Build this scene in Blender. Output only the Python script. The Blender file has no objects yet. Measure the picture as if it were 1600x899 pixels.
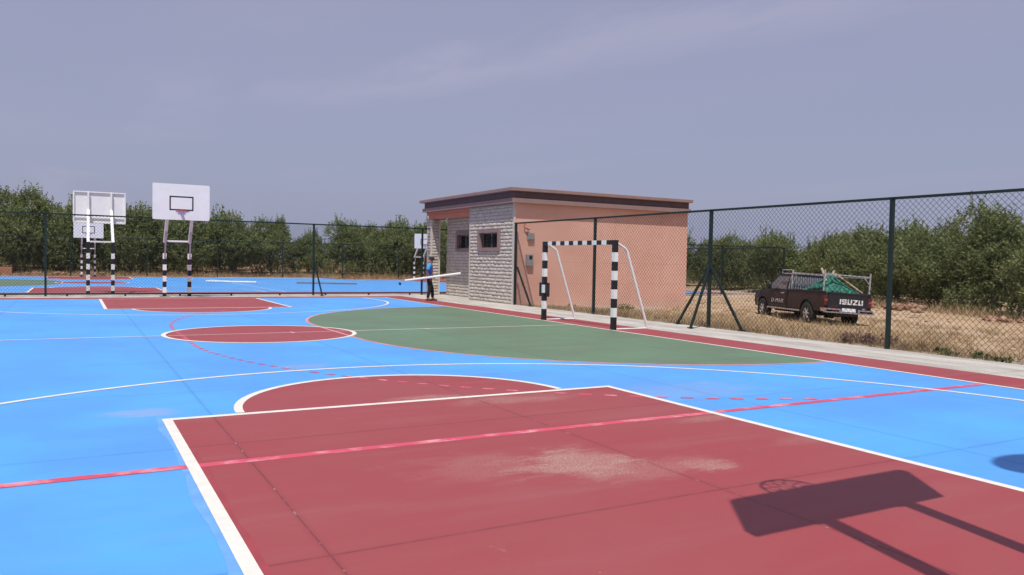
import bpy, bmesh, math, random
from mathutils import Vector, Matrix, noise
C = bpy.context
scene = C.scene
COL = scene.collection
rnd = random.Random(7)
R = math.radians

# ------------------------------------------------------------------ helpers
class MB:
    """collects shapes, builds ONE mesh object"""
    def __init__(s): s.v = []; s.f = []; s.m = []
    def add(s, vs, fs, mi=0):
        o = len(s.v); s.v += [tuple(v) for v in vs]
        for f in fs: s.f.append([i + o for i in f]); s.m.append(mi)
    def box(s, x0, x1, y0, y1, z0, z1, mi=0):
        vs = [(x, y, z) for z in (z0, z1) for y in (y0, y1) for x in (x0, x1)]
        s.add(vs, [(0,2,3,1),(4,5,7,6),(0,1,5,4),(2,6,7,3),(0,4,6,2),(1,3,7,5)], mi)
    def bbox(s, x0, x1, y0, y1, z0, z1, b=.01, mi=0):
        """box with chamfered edges"""
        bm = bmesh.new()
        bmesh.ops.create_cube(bm, size=1)
        for v in bm.verts:
            v.co = Vector(((x0+x1)/2 + v.co.x*(x1-x0), (y0+y1)/2 + v.co.y*(y1-y0), (z0+z1)/2 + v.co.z*(z1-z0)))
        bmesh.ops.bevel(bm, geom=list(bm.edges), offset=b, segments=2, affect='EDGES', profile=.6)
        s.addbm(bm, mi)
    def addbm(s, bm, mi=0):
        bm.verts.index_update()
        s.add([v.co[:] for v in bm.verts], [[v.index for v in f.verts] for f in bm.faces], mi); bm.free()
    def tube(s, a, b, r, n=8, r2=None, mi=0, caps=True):
        a = Vector(a); b = Vector(b); d = (b - a).normalized()
        u = d.orthogonal().normalized(); w = d.cross(u); r2 = r if r2 is None else r2
        vs = []
        for p, q in ((a, r), (b, r2)):
            for i in range(n):
                t = 2*math.pi*i/n + math.pi/n
                vs.append(p + u*math.cos(t)*q + w*math.sin(t)*q)
        fs = [(i, (i+1) % n, n+(i+1) % n, n+i) for i in range(n)]
        if caps: fs += [tuple(range(n))[::-1], tuple(range(n, 2*n))]
        s.add(vs, fs, mi)
    def path(s, pts, r, n=8, mi=0):
        pts = [Vector(p) for p in pts]; vs = []; N = len(pts)
        rs = r if isinstance(r, (list, tuple)) else [r]*N
        ref = None
        for i, p in enumerate(pts):
            d = (pts[min(i+1, N-1)] - pts[max(i-1, 0)]).normalized()
            if ref is None: ref = d.orthogonal().normalized()
            ref = (ref - d*ref.dot(d)).normalized(); w = d.cross(ref)
            for k in range(n):
                t = 2*math.pi*k/n
                vs.append(p + ref*math.cos(t)*rs[i] + w*math.sin(t)*rs[i])
        fs = []
        for i in range(N-1):
            for k in range(n):
                fs.append((i*n+k, i*n+(k+1) % n, (i+1)*n+(k+1) % n, (i+1)*n+k))
        fs += [tuple(range(n))[::-1], tuple(range((N-1)*n, N*n))]
        s.add(vs, fs, mi)
    def beam(s, a, b, w, h, mi=0, up=(0,0,1)):
        """square bar from a to b, width w (sideways), height h"""
        a = Vector(a); b = Vector(b); d = (b-a).normalized(); up = Vector(up)
        sd = d.cross(up)
        if sd.length < 1e-4: sd = Vector((1,0,0))
        sd.normalize(); u = sd.cross(d).normalized(); vs = []
        for p in (a, b):
            for i, j in ((-1,-1),(1,-1),(1,1),(-1,1)): vs.append(p + sd*i*w/2 + u*j*h/2)
        s.add(vs, [(0,1,5,4),(1,2,6,5),(2,3,7,6),(3,0,4,7),(3,2,1,0),(4,5,6,7)], mi)
    def prism(s, poly, fn, t0, t1, mi=0):
        """poly of 2-D points extruded; fn(u,v,t) -> xyz"""
        n = len(poly); vs = [fn(u, v, t0) for u, v in poly] + [fn(u, v, t1) for u, v in poly]
        fs = [(i, (i+1) % n, n+(i+1) % n, n+i) for i in range(n)] + [tuple(range(n))[::-1], tuple(range(n, 2*n))]
        s.add(vs, fs, mi)
    def lathe(s, prof, fn, n=20, mi=0, caps=True):
        """prof = [(radius, axial)], fn(a, b, axial) -> xyz"""
        vs = []
        for r, z in prof:
            for k in range(n):
                t = 2*math.pi*k/n; vs.append(fn(r*math.cos(t), r*math.sin(t), z))
        fs = []
        for i in range(len(prof)-1):
            for k in range(n): fs.append((i*n+k, i*n+(k+1) % n, (i+1)*n+(k+1) % n, (i+1)*n+k))
        if caps: fs += [tuple(range(n))[::-1], tuple(range((len(prof)-1)*n, len(prof)*n))]
        s.add(vs, fs, mi)
    def build(s, name, mats, parent=None, smooth=False, fix=True):
        me = bpy.data.meshes.new(name)
        me.from_pydata(s.v, [], s.f); me.update()
        for m in (mats if isinstance(mats, (list, tuple)) else [mats]): me.materials.append(m)
        me.polygons.foreach_set('material_index', s.m)
        if fix:
            bm = bmesh.new(); bm.from_mesh(me); bmesh.ops.recalc_face_normals(bm, faces=bm.faces); bm.to_mesh(me); bm.free()
        if smooth: me.polygons.foreach_set('use_smooth', [True]*len(me.polygons))
        o = bpy.data.objects.new(name, me); COL.objects.link(o)
        if parent is not None: o.parent = parent
        return o

def tag(o, label=None, cat=None, group=None, kind=None):
    if label: o['label'] = label
    if cat: o['category'] = cat
    if group: o['group'] = group
    if kind: o['kind'] = kind
    return o
def thing(name, label, cat, loc=(0,0,0), rz=0, group=None):
    o = bpy.data.objects.new(name, None); COL.objects.link(o)
    o.location = loc; o.rotation_euler = (0, 0, rz); o.empty_display_size = .2
    return tag(o, label, cat, group)
def kids(o): return [c for c in bpy.data.objects if c.parent == o]
def copy_tree(o, parent=None):
    c = o.copy(); COL.objects.link(c)
    if parent is not None: c.parent = parent
    for ch in kids(o): copy_tree(ch, c)
    return c

# ------------------------------------------------------------------ materials
def mat(name, col, rough=.6, metal=0, spec=.5, vary=.12, scale=6, bump=0, bscale=40, col2=None, det=4, lo=.35, hi=.65):
    m = bpy.data.materials.new(name); m.use_nodes = True
    nt = m.node_tree; b = nt.nodes['Principled BSDF']; L = nt.links
    b.inputs['Roughness'].default_value = rough; b.inputs['Metallic'].default_value = metal
    b.inputs['Specular IOR Level'].default_value = spec
    g = nt.nodes.new('ShaderNodeNewGeometry'); n = nt.nodes.new('ShaderNodeTexNoise')
    n.inputs['Scale'].default_value = scale; n.inputs['Detail'].default_value = det; n.inputs['Roughness'].default_value = .6
    L.new(g.outputs['Position'], n.inputs['Vector'])
    r = nt.nodes.new('ShaderNodeValToRGB')
    c2 = col2 or tuple(min(1, c*(1+vary)) for c in col); c1 = col if col2 else tuple(c*(1-vary) for c in col)
    r.color_ramp.elements[0].color = (*c1, 1); r.color_ramp.elements[1].color = (*c2, 1)
    r.color_ramp.elements[0].position = lo; r.color_ramp.elements[1].position = hi
    L.new(n.outputs['Fac'], r.inputs['Fac']); L.new(r.outputs['Color'], b.inputs['Base Color'])
    if bump:
        n2 = nt.nodes.new('ShaderNodeTexNoise'); n2.inputs['Scale'].default_value = bscale; n2.inputs['Detail'].default_value = 5
        L.new(g.outputs['Position'], n2.inputs['Vector'])
        bp = nt.nodes.new('ShaderNodeBump'); bp.inputs['Strength'].default_value = bump; bp.inputs['Distance'].default_value = .02
        L.new(n2.outputs['Fac'], bp.inputs['Height']); L.new(bp.outputs['Normal'], b.inputs['Normal'])
    return m

class NT:
    """tiny node-graph helper"""
    def __init__(s, m):
        s.nt = m.node_tree; s.L = s.nt.links
        s.pos = s.nt.nodes.new('ShaderNodeNewGeometry').outputs['Position']
    def inp(s, sock, v):
        if hasattr(v, 'is_output') or isinstance(v, bpy.types.NodeSocket): s.L.new(v, sock)
        else: sock.default_value = v
    def math(s, op, a, b=None, c=None, clamp=False):
        n = s.nt.nodes.new('ShaderNodeMath'); n.operation = op; n.use_clamp = clamp
        for i, v in enumerate((a, b, c)):
            if v is not None: s.inp(n.inputs[i], v)
        return n.outputs[0]
    def mapping(s, scale=(1,1,1), loc=(0,0,0), rot=(0,0,0), vec=None):
        n = s.nt.nodes.new('ShaderNodeMapping'); s.L.new(vec or s.pos, n.inputs['Vector'])
        n.inputs['Scale'].default_value = scale; n.inputs['Location'].default_value = loc; n.inputs['Rotation'].default_value = rot
        return n.outputs[0]
    def noise(s, scale, det=4, rough=.6, vec=None):
        n = s.nt.nodes.new('ShaderNodeTexNoise'); s.L.new(vec or s.pos, n.inputs['Vector'])
        n.inputs['Scale'].default_value = scale; n.inputs['Detail'].default_value = det; n.inputs['Roughness'].default_value = rough
        return n.outputs['Fac']
    def ramp(s, fac, lo, hi, a=0., b=1.):
        n = s.nt.nodes.new('ShaderNodeMapRange'); n.interpolation_type = 'SMOOTHSTEP'
        s.inp(n.inputs['Value'], fac); n.inputs['From Min'].default_value = lo; n.inputs['From Max'].default_value = hi
        n.inputs['To Min'].default_value = a; n.inputs['To Max'].default_value = b
        return n.outputs['Result']
    def mix(s, fac, a, b, mode='MIX'):
        n = s.nt.nodes.new('ShaderNodeMix'); n.data_type = 'RGBA'; n.blend_type = mode
        s.inp(n.inputs['Factor'], fac)
        for sock, v in ((n.inputs['A'], a), (n.inputs['B'], b)):
            pass
        A = [i for i in n.inputs if i.name == 'A' and i.type == 'RGBA'][0]; B = [i for i in n.inputs if i.name == 'B' and i.type == 'RGBA'][0]
        s.inp(A, a if not isinstance(a, tuple) else (*a[:3], 1)); s.inp(B, b if not isinstance(b, tuple) else (*b[:3], 1))
        return [o for o in n.outputs if o.type == 'RGBA'][0]
    def sep(s):
        n = s.nt.nodes.new('ShaderNodeSeparateXYZ'); s.L.new(s.pos, n.inputs[0]); return n.outputs
    def bump(s, h, st, dist=.01):
        n = s.nt.nodes.new('ShaderNodeBump'); n.inputs['Strength'].default_value = st; n.inputs['Distance'].default_value = dist
        s.L.new(h, n.inputs['Height']); return n.outputs[0]

def render_wall():
    m = bpy.data.materials.new('peach_render'); m.use_nodes = True
    b = m.node_tree.nodes['Principled BSDF']; g = NT(m)
    a = g.noise(.7, 5, .6); d = g.noise(1.6, 5, .7, g.mapping((2.2, 2.2, .16))); f = g.noise(45, 4, .7); x, y, z = g.sep()
    c = g.mix(g.ramp(a, .3, .7), (.68,.39,.31), (.75,.45,.365))
    c = g.mix(g.math('MULTIPLY', g.ramp(d, .52, .72), .28), c, (.52,.30,.245))
    c = g.mix(g.math('MULTIPLY', g.ramp(f, .5, .75), .22), c, (.52,.28,.22))
    c = g.mix(g.math('MULTIPLY', g.ramp(g.math('ADD', z, g.math('MULTIPLY', a, .5)), .1, .55, 1, 0), .45), c, (.56,.43,.34))
    for h in (.75, 1.55):
        q = g.math('ABSOLUTE', g.math('SUBTRACT', z, h)); c = g.mix(g.math('MULTIPLY', g.ramp(q, .004, .012, 1, 0), .35), c, (.38,.2,.15))
    g.L.new(c, b.inputs['Base Color']); b.inputs['Roughness'].default_value = .9; b.inputs['Specular IOR Level'].default_value = .2
    g.L.new(g.bump(f, .2, .01), b.inputs['Normal'])
    return m
JX, JY, JS = -2.15, -12.25, 2.76
def court_paint(name, col, patches=(), joint=.55, wear=.5, sandy=(.44,.33,.27)):
    """acrylic sports paint: roller mottling, slab joints, scuffs, bare patches of given place"""
    m = bpy.data.materials.new(name); m.use_nodes = True
    b = m.node_tree.nodes['Principled BSDF']; g = NT(m)
    x, y, z = g.sep()
    big = g.noise(.45, 4, .6)
    streak = g.noise(1.0, 5, .65, g.mapping((.35, 2.6, 1), rot=(0, 0, R(14))))
    fine = g.noise(160, 2, .7)
    c = g.mix(g.ramp(big, .3, .7), tuple(v*k for v, k in zip(col, (1.02, .86, .88))), tuple(min(1, v*k) for v, k in zip(col, (1.0, 1.12, 1.08))))
    big2 = g.noise(1.3, 6, .7, g.mapping((.8, 1.5, 1), rot=(0, 0, R(20)), loc=(5, 1, 0)))
    c = g.mix(g.math('MULTIPLY', g.ramp(big2, .50, .68), .55*wear), c, tuple(v*k for v, k in zip(col, (.95, .80, .86))))
    pale = tuple(min(1, v*.82+.07) for v in col)
    c = g.mix(g.math('MULTIPLY', g.ramp(streak, .47, .76), .72*wear), c, pale)
    c = g.mix(g.math('MULTIPLY', g.ramp(fine, .35, .75), .22), c, tuple(v*.72 for v in col))
    # scuffs
    sc = g.noise(2.2, 8, .78, g.mapping((1.6, .7, 1), rot=(0, 0, R(-35)), loc=(3, 8, 0)))
    c = g.mix(g.math('MULTIPLY', g.ramp(sc, .63, .72), .60*wear), c, tuple(v*.6+.22 for v in col))
    sp = g.noise(38, 1, .5)
    c = g.mix(g.math('MULTIPLY', g.ramp(sp, .80, .83), .8*wear), c, (.62,.56,.52))
    # bare / dusty patches
    if patches:
        speck = g.noise(85, 3, .8); blot = g.noise(2.6, 7, .72, g.mapping((.7, 1.7, 1), rot=(0, 0, R(-28))))
        for px, py, rx, ry, st in patches:
            dx = g.math('DIVIDE', g.math('SUBTRACT', x, px), rx); dy = g.math('DIVIDE', g.math('SUBTRACT', y, py), ry)
            d = g.math('SQRT', g.math('ADD', g.math('MULTIPLY', dx, dx), g.math('MULTIPLY', dy, dy)))
            d = g.math('ADD', d, g.math('MULTIPLY', g.math('SUBTRACT', blot, .5), 2.6))
            k = g.ramp(d, .25, 1.05, 1, 0)
            k = g.math('MULTIPLY', k, g.ramp(speck, .42, .60, .10, 1))
            c = g.mix(g.math('MULTIPLY', k, st), c, sandy)
    # slab joints
    jn = g.noise(7, 3, .6)
    hs = []
    for co, o in ((x, JX), (y, JY)):
        q = g.math('DIVIDE', g.math('SUBTRACT', co, o), JS)
        q = g.math('ABSOLUTE', g.math('SUBTRACT', q, g.math('ROUND', q)))
        hs.append(g.ramp(q, .0012, .0030, 1, 0))
        wide = g.ramp(q, .002, .016, 1, 0)
        c = g.mix(g.math('MULTIPLY', wide, .20), c, tuple(v*.55 for v in col))
    j = g.math('MAXIMUM', hs[0], hs[1])
    c = g.mix(g.math('MULTIPLY', g.math('MULTIPLY', j, g.ramp(jn, .3, .6, .25, 1)), joint), c, tuple(v*.28 for v in col))
    c = g.mix(g.math('MULTIPLY', g.math('MULTIPLY', hs[0], g.ramp(jn, .57, .62)), (.6 if col[0] > .2 else .15)*wear), c, (.6,.5,.46))
    g.L.new(c, b.inputs['Base Color'])
    b.inputs['Roughness'].default_value = .55; b.inputs['Specular IOR Level'].default_value = .5
    h = g.math('SUBTRACT', g.math('MULTIPLY', fine, .3), j)
    g.L.new(g.bump(h, .25, .008), b.inputs['Normal'])
    return m

def concrete(name, c1, c2):
    m = bpy.data.materials.new(name); m.use_nodes = True
    b = m.node_tree.nodes['Principled BSDF']; g = NT(m)
    a = g.noise(.9, 6, .68, g.mapping((2.2, .55, 1))); f = g.noise(26, 4, .75); s = g.noise(3.2, 5, .7)
    c = g.mix(g.ramp(a, .32, .68), c1, c2)
    c = g.mix(g.math('MULTIPLY', g.ramp(f, .42, .72), .45), c, tuple(v*.62 for v in c1))
    c = g.mix(g.math('MULTIPLY', g.ramp(s, .6, .75), .4), c, tuple(v*.58 for v in c1))
    x, y, z = g.sep()
    q = g.math('DIVIDE', g.math('SUBTRACT', y, JY), JS); q = g.math('ABSOLUTE', g.math('SUBTRACT', q, g.math('ROUND', q)))
    c = g.mix(g.math('MULTIPLY', g.ramp(q, .002, .005, 1, 0), .6), c, (.13,.12,.11))
    g.L.new(c, b.inputs['Base Color']); b.inputs['Roughness'].default_value = .9; b.inputs['Specular IOR Level'].default_value = .2
    g.L.new(g.bump(f, .5, .01), b.inputs['Normal'])
    return m

BLUE = (.084, .345, .80); RED = (.305, .056, .060); GREEN = (.118, .195, .118)
M = {}
M['blue'] = court_paint('blue_court_paint', BLUE, patches=[(-2.75,-7.8,.42,.30,.7), (3.3,-8.9,1.5,.8,.35), (-.5,-5.1,.5,.3,.55), (5.3,-6.5,.6,.4,.25)], joint=.34, sandy=(.40,.36,.38))
M['red'] = court_paint('red_court_paint', RED, patches=[(.05,-11.2,.60,.50,.85), (.98,-11.72,.34,.22,.62), (.5,-11.6,.9,.35,.35), (.15,-8.15,.7,.22,.6), (1.05,-8.6,.85,.30,.45), (-.6,-11.0,.8,.5,.25), (2.3,-10.3,.6,.16,.4), (2.6,-11.4,.7,.2,.2)])
M['green'] = court_paint('green_court_paint', GREEN, joint=.6, wear=.7)
M['white_line'] = mat('white_line_paint', (.72,.68,.62), .6, vary=.08, scale=9, det=6)
M['pink_line'] = mat('pink_line_paint', (.56,.07,.125), .7, col2=(.68,.27,.32), scale=4, det=7, lo=.48, hi=.68)
M['pale_pink'] = mat('pale_pink_line_paint', (.62,.20,.22), .6, col2=(.66,.34,.33), scale=3, det=6)
M['overpaint'] = mat('pale_blue_overpaint', (.135,.345,.81), .6, vary=.10, scale=5)
M['overred'] = mat('dark_red_overpaint', (.30,.046,.056), .6, vary=.08, scale=5)
M['concrete'] = concrete('walkway_concrete', (.36,.335,.30), (.56,.53,.49))
M['steel_green'] = mat('dark_green_steel', (.006,.019,.017), .45, spec=.5, vary=.15)
M['wire'] = mat('dark_green_wire', (.008,.015,.014), .5, vary=.1)
M['black'] = mat('black_paint', (.012,.012,.016), .45, vary=.25, scale=14)
M['white'] = mat('white_paint', (.80,.80,.81), .4, vary=.05, scale=8)
M['board'] = mat('white_board_paint', (.80,.81,.84), .38, vary=.03, scale=2.5)
M['lilac'] = mat('pale_grey_primer', (.46,.42,.46), .5, vary=.08)
M['rim'] = mat('orange_red_rim', (.55,.10,.06), .4)
M['net'] = mat('blue_white_net', (.13,.18,.55), .8, col2=(.55,.60,.80), scale=22)
M['peach'] = render_wall()
M['peach_dark'] = mat('terracotta_beam_render', (.52,.20,.13), .85, vary=.06, scale=3)
M['mauve'] = mat('mauve_render', (.27,.175,.165), .8, vary=.07, scale=3)
M['mauve_shade'] = mat('shaded_mauve_render', (.125,.082,.09), .8, vary=.08, scale=3)  # roof mauve with the shade on the recessed fascia put into the colour
M['stone'] = mat('split_face_stone', (.42,.37,.325), .9, col2=(.58,.525,.47), scale=5, bump=.7, bscale=24, det=6)
M['mortar'] = mat('grey_mortar', (.30,.27,.25), .95, vary=.1)
M['trim'] = mat('pale_corner_trim', (.56,.50,.46), .85, vary=.06)
M['glass'] = mat('dark_window_glass', (.012,.014,.018), .08, vary=.1)
M['alu'] = mat('grey_aluminium', (.40,.40,.43), .4, metal=.4)
M['box_grey'] = mat('grey_plastic_box', (.27,.27,.27), .55, vary=.12, scale=12)
M['grille'] = mat('black_wrought_iron', (.010,.010,.012), .5)
M['truck'] = mat('dark_maroon_car_paint', (.0075,.0068,.010), .32, spec=.35, vary=.15, scale=2)
M['truckside'] = mat('dusty_maroon_car_paint', (.022,.0125,.0135), .42, spec=.35, vary=.2, scale=2.5)
M['tailgate'] = mat('near_black_tailgate_paint', (.016,.016,.023), .35, vary=.15)
M['chrome'] = mat('dull_chrome', (.56,.57,.60), .22, metal=.9, vary=.08)
M['galv'] = mat('galvanised_steel', (.40,.40,.43), .5, metal=.2, vary=.15, scale=9)
M['rubber'] = mat('dusty_tyre_rubber', (.020,.019,.018), .85, vary=.3, scale=10)
M['rimgrey'] = mat('grey_alloy', (.50,.49,.48), .4, metal=.4, vary=.15)
M['carglass'] = mat('tinted_car_glass', (.11,.115,.13), .12, vary=.1)
M['redlamp'] = mat('red_lamp_lens', (.13,.010,.014), .2)
M['amber'] = mat('amber_lamp_lens', (.26,.10,.05), .25)
M['letter'] = mat('white_lettering', (.72,.72,.74), .4, vary=.02)
M['greynet'] = mat('grey_lettering', (.50,.48,.48), .5, vary=.02)
M['netgreen'] = mat('teal_green_netting', (.006,.05,.036), .85, col2=(.04,.235,.17), scale=13, bump=1, bscale=34, det=8, lo=.40, hi=.60)
M['wood'] = mat('weathered_plank_wood', (.42,.33,.24), .8, col2=(.55,.45,.36), scale=7)
M['brownwood'] = mat('brown_wood', (.24,.16,.10), .8, vary=.2)
M['terracotta'] = mat('terracotta_block_wall', (.42,.20,.13), .9, vary=.15, scale=5)
M['rock'] = mat('reddish_fieldstone', (.20,.095,.06), .95, col2=(.38,.25,.175), scale=4, bump=.6, bscale=14)
M['skin'] = mat('brown_skin', (.20,.095,.06), .55, vary=.06)
M['shirt'] = mat('blue_football_shirt', (.02,.09,.52), .8, vary=.1)
M['shirt_l'] = mat('sky_blue_shirt_fabric', (.045,.31,.70), .8, vary=.08)
M['trouser'] = mat('black_trouser_fabric', (.010,.010,.014), .85, vary=.2)
M['cap'] = mat('dark_cap_fabric', (.016,.016,.02), .8, vary=.15)
M['shoe'] = mat('brown_shoe_leather', (.075,.035,.03), .6, vary=.2)
M['pvc'] = mat('white_pvc', (.74,.72,.70), .4, vary=.05)
M['bark'] = mat('olive_bark', (.20,.165,.13), .95, col2=(.34,.29,.24), scale=7, bump=.8, bscale=16)

def leaf_mat(name, c1, c2, c3, sc=1.1):
    m = bpy.data.materials.new(name); m.use_nodes = True
    nt = m.node_tree; b = nt.nodes['Principled BSDF']; g = NT(m)
    oi = nt.nodes.new('ShaderNodeObjectInfo')
    n = g.noise(sc, 3, .6); f = g.noise(9, 2, .6)
    c = g.mix(g.ramp(n, .35, .65), c1, c2)
    c = g.mix(g.ramp(f, .45, .75), c, c3)
    c = g.mix(g.math('MULTIPLY', oi.outputs['Random'], .35), c, tuple(v*.75 for v in c2))
    g.L.new(c, b.inputs['Base Color']); b.inputs['Roughness'].default_value = .55; b.inputs['Specular IOR Level'].default_value = .3
    tr = nt.nodes.new('ShaderNodeBsdfTranslucent'); g.L.new(c, tr.inputs['Color'])
    mx = nt.nodes.new('ShaderNodeMixShader'); mx.inputs[0].default_value = .40
    g.L.new(b.outputs[0], mx.inputs[1]); g.L.new(tr.outputs[0], mx.inputs[2])
    g.L.new(mx.outputs[0], nt.nodes['Material Output'].inputs['Surface'])
    return m
M['leaf'] = leaf_mat('olive_leaves', (.132,.165,.060), (.240,.280,.108), (.335,.36,.185))
M['weed'] = leaf_mat('green_weed_leaves', (.075,.105,.025), (.12,.16,.045), (.17,.20,.08), 4)
M['straw'] = leaf_mat('dry_straw', (.36,.26,.14), (.49,.375,.225), (.60,.49,.33), .8)
M['vine'] = leaf_mat('mauve_dry_weed', (.20,.12,.09), (.28,.17,.13), (.34,.22,.17), 2)

def soil():
    m = bpy.data.materials.new('dry_soil'); m.use_nodes = True
    b = m.node_tree.nodes['Principled BSDF']; g = NT(m)
    a = g.noise(.35, 5, .62); f = g.noise(3.5, 7, .72); s = g.noise(24, 4, .75)
    c = g.mix(g.ramp(a, .35, .65), (.43,.305,.195), (.50,.37,.25))
    c = g.mix(g.ramp(f, .45, .72, 0, .75), c, (.30,.165,.085))
    c = g.mix(g.ramp(s, .5, .75, 0, .6), c, (.56,.43,.27))
    tr = g.noise(1.1, 6, .7, g.mapping((2.4, .5, 1), rot=(0, 0, R(28)))); cl = g.noise(7, 5, .75)
    c = g.mix(g.ramp(tr, .56, .68, 0, .7), c, (.24,.145,.08))
    c = g.mix(g.ramp(cl, .56, .70, 0, .65), c, (.22,.125,.07))
    x, y, z = g.sep()
    red = g.math('MULTIPLY', g.ramp(y, 48, 51), g.ramp(f, .3, .6, .4, 1))
    c = g.mix(g.math('MULTIPLY', red, .8), c, (.25,.13,.065))
    g.L.new(c, b.inputs['Base Color']); b.inputs['Roughness'].default_value = 1; b.inputs['Specular IOR Level'].default_value = .1
    h = g.math('ADD', f, g.math('MULTIPLY', s, .5))
    g.L.new(g.bump(h, .8, .06), b.inputs['Normal'])
    return m
M['soil'] = soil()

# ------------------------------------------------------------------ terrain
def sstep(a, b, x):
    t = min(1, max(0, (x-a)/(b-a))); return t*t*(3-2*t)
def z2(y): return -.05 - (y-18)*.004                      # gently falling plane of the courts behind
def tz(x, y):
    s = sstep(10.4, 16, x); s2 = sstep(14, 22, x)
    zr = -.03 - .25*s + .025*max(-10, min(6, y-3))*s2
    if y > 16: zr += (-.40 - zr)*sstep(16, 18.4, y)
    zl = -.40
    t = sstep(10.3, 10.6, x)
    z = zl + (zr-zl)*t
    rear = sstep(49.5, 52, y)
    z = z + (.0-.17 - z)*rear + .045*max(0, min(9, y-51.5))
    e = sstep(36, 42, x); z = z + (-.15 - z)*e*(1-rear)
    amp = .0
    if x > 10.9 and y < 17: amp = .05*sstep(10.9, 13, x)
    if y > 51 or x > 36.5: amp = .08
    if amp: z += amp*(noise.noise(Vector((x*.6, y*.6, 0))) + .5*noise.noise(Vector((x*2, y*2, 3))))
    return z
def frange(a, b, s):
    out = []
    while a < b - 1e-6: out.append(a); a += s
    return out
xs = [-600,-300,-150,-90] + frange(-60, 9.6, 3) + [9.6,10.2,10.35] + frange(10.5, 34, .5) + frange(34, 70, 2) + [70,90,150,300,600]
ys = [-600,-300,-150,-80,-50] + frange(-30, -14, 2) + frange(-14, 18.5, .5) + frange(18.5, 49, 4) + frange(49, 64, .75) + frange(64, 90, 5) + [90,150,300,600]
mb = MB()
mb.v = [(x, y, tz(x, y)) for y in ys for x in xs]
nx = len(xs)
mb.f = [(j*nx+i, j*nx+i+1, (j+1)*nx+i+1, (j+1)*nx+i) for j in range(len(ys)-1) for i in range(nx-1)]
mb.m = [0]*len(mb.f)
tag(mb.build('ground', M['soil'], smooth=True), kind='structure')

# ------------------------------------------------------------------ courts
Wd, Ln, KW, KL, KR = 7.58, 13.62, 2.60, 8.25, 1.92
def arc(cx, cy, r, a0, a1, n=48):
    return [(cx + r*math.cos(R(a0 + (a1-a0)*i/n)), cy + r*math.sin(R(a0 + (a1-a0)*i/n))) for i in range(n+1)]
class Sheet(MB):
    def poly(s, pts, z): s.add([(x, y, z) for x, y in pts], [tuple(range(len(pts)))])
    def rect(s, x0, x1, y0, y1, z): s.poly([(x0,y0),(x1,y0),(x1,y1),(x0,y1)], z)
    def strip(s, pts, w, z):
        """line of width w centred on pts"""
        P = [Vector((x, y)) for x, y in pts]; vs = []
        s.n = getattr(s, 'n', 0) + 1; z += .00003*(s.n % 24)          # no two strips share a plane
        for i, p in enumerate(P):
            d = (P[min(i+1, len(P)-1)] - P[max(i-1, 0)]).normalized(); n = Vector((-d.y, d.x))
            vs += [(p.x + n.x*w/2, p.y + n.y*w/2, z), (p.x - n.x*w/2, p.y - n.y*w/2, z)]
        s.add(vs, [(2*i, 2*i+1, 2*i+3, 2*i+2) for i in range(len(P)-1)])
    def dashes(s, pts, w, z, on=.15, off=.15):
        P = [Vector((x, y)) for x, y in pts]; acc = 0; cur = [P[0]]; pen = True; lim = on
        for i in range(len(P)-1):
            a, b = P[i], P[i+1]; L = (b-a).length; t = 0
            while L - t > lim - acc:
                t += lim - acc; q = a + (b-a)*(t/L); acc = 0
                if pen: cur.append(q); s.strip([(v.x, v.y) for v in cur], w, z)
                pen = not pen; lim = on if pen else off; cur = [q]
            acc += L - t
            if pen: cur.append(b)
LZ = .0013
def dshape(r, gx):
    """goal-area outline: quarter circle, straight, quarter circle (goal on the +x side)"""
    return arc(gx, 1.52, r, 90, 180, 40) + arc(gx, -1.52, r, 180, 270, 40)
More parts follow.
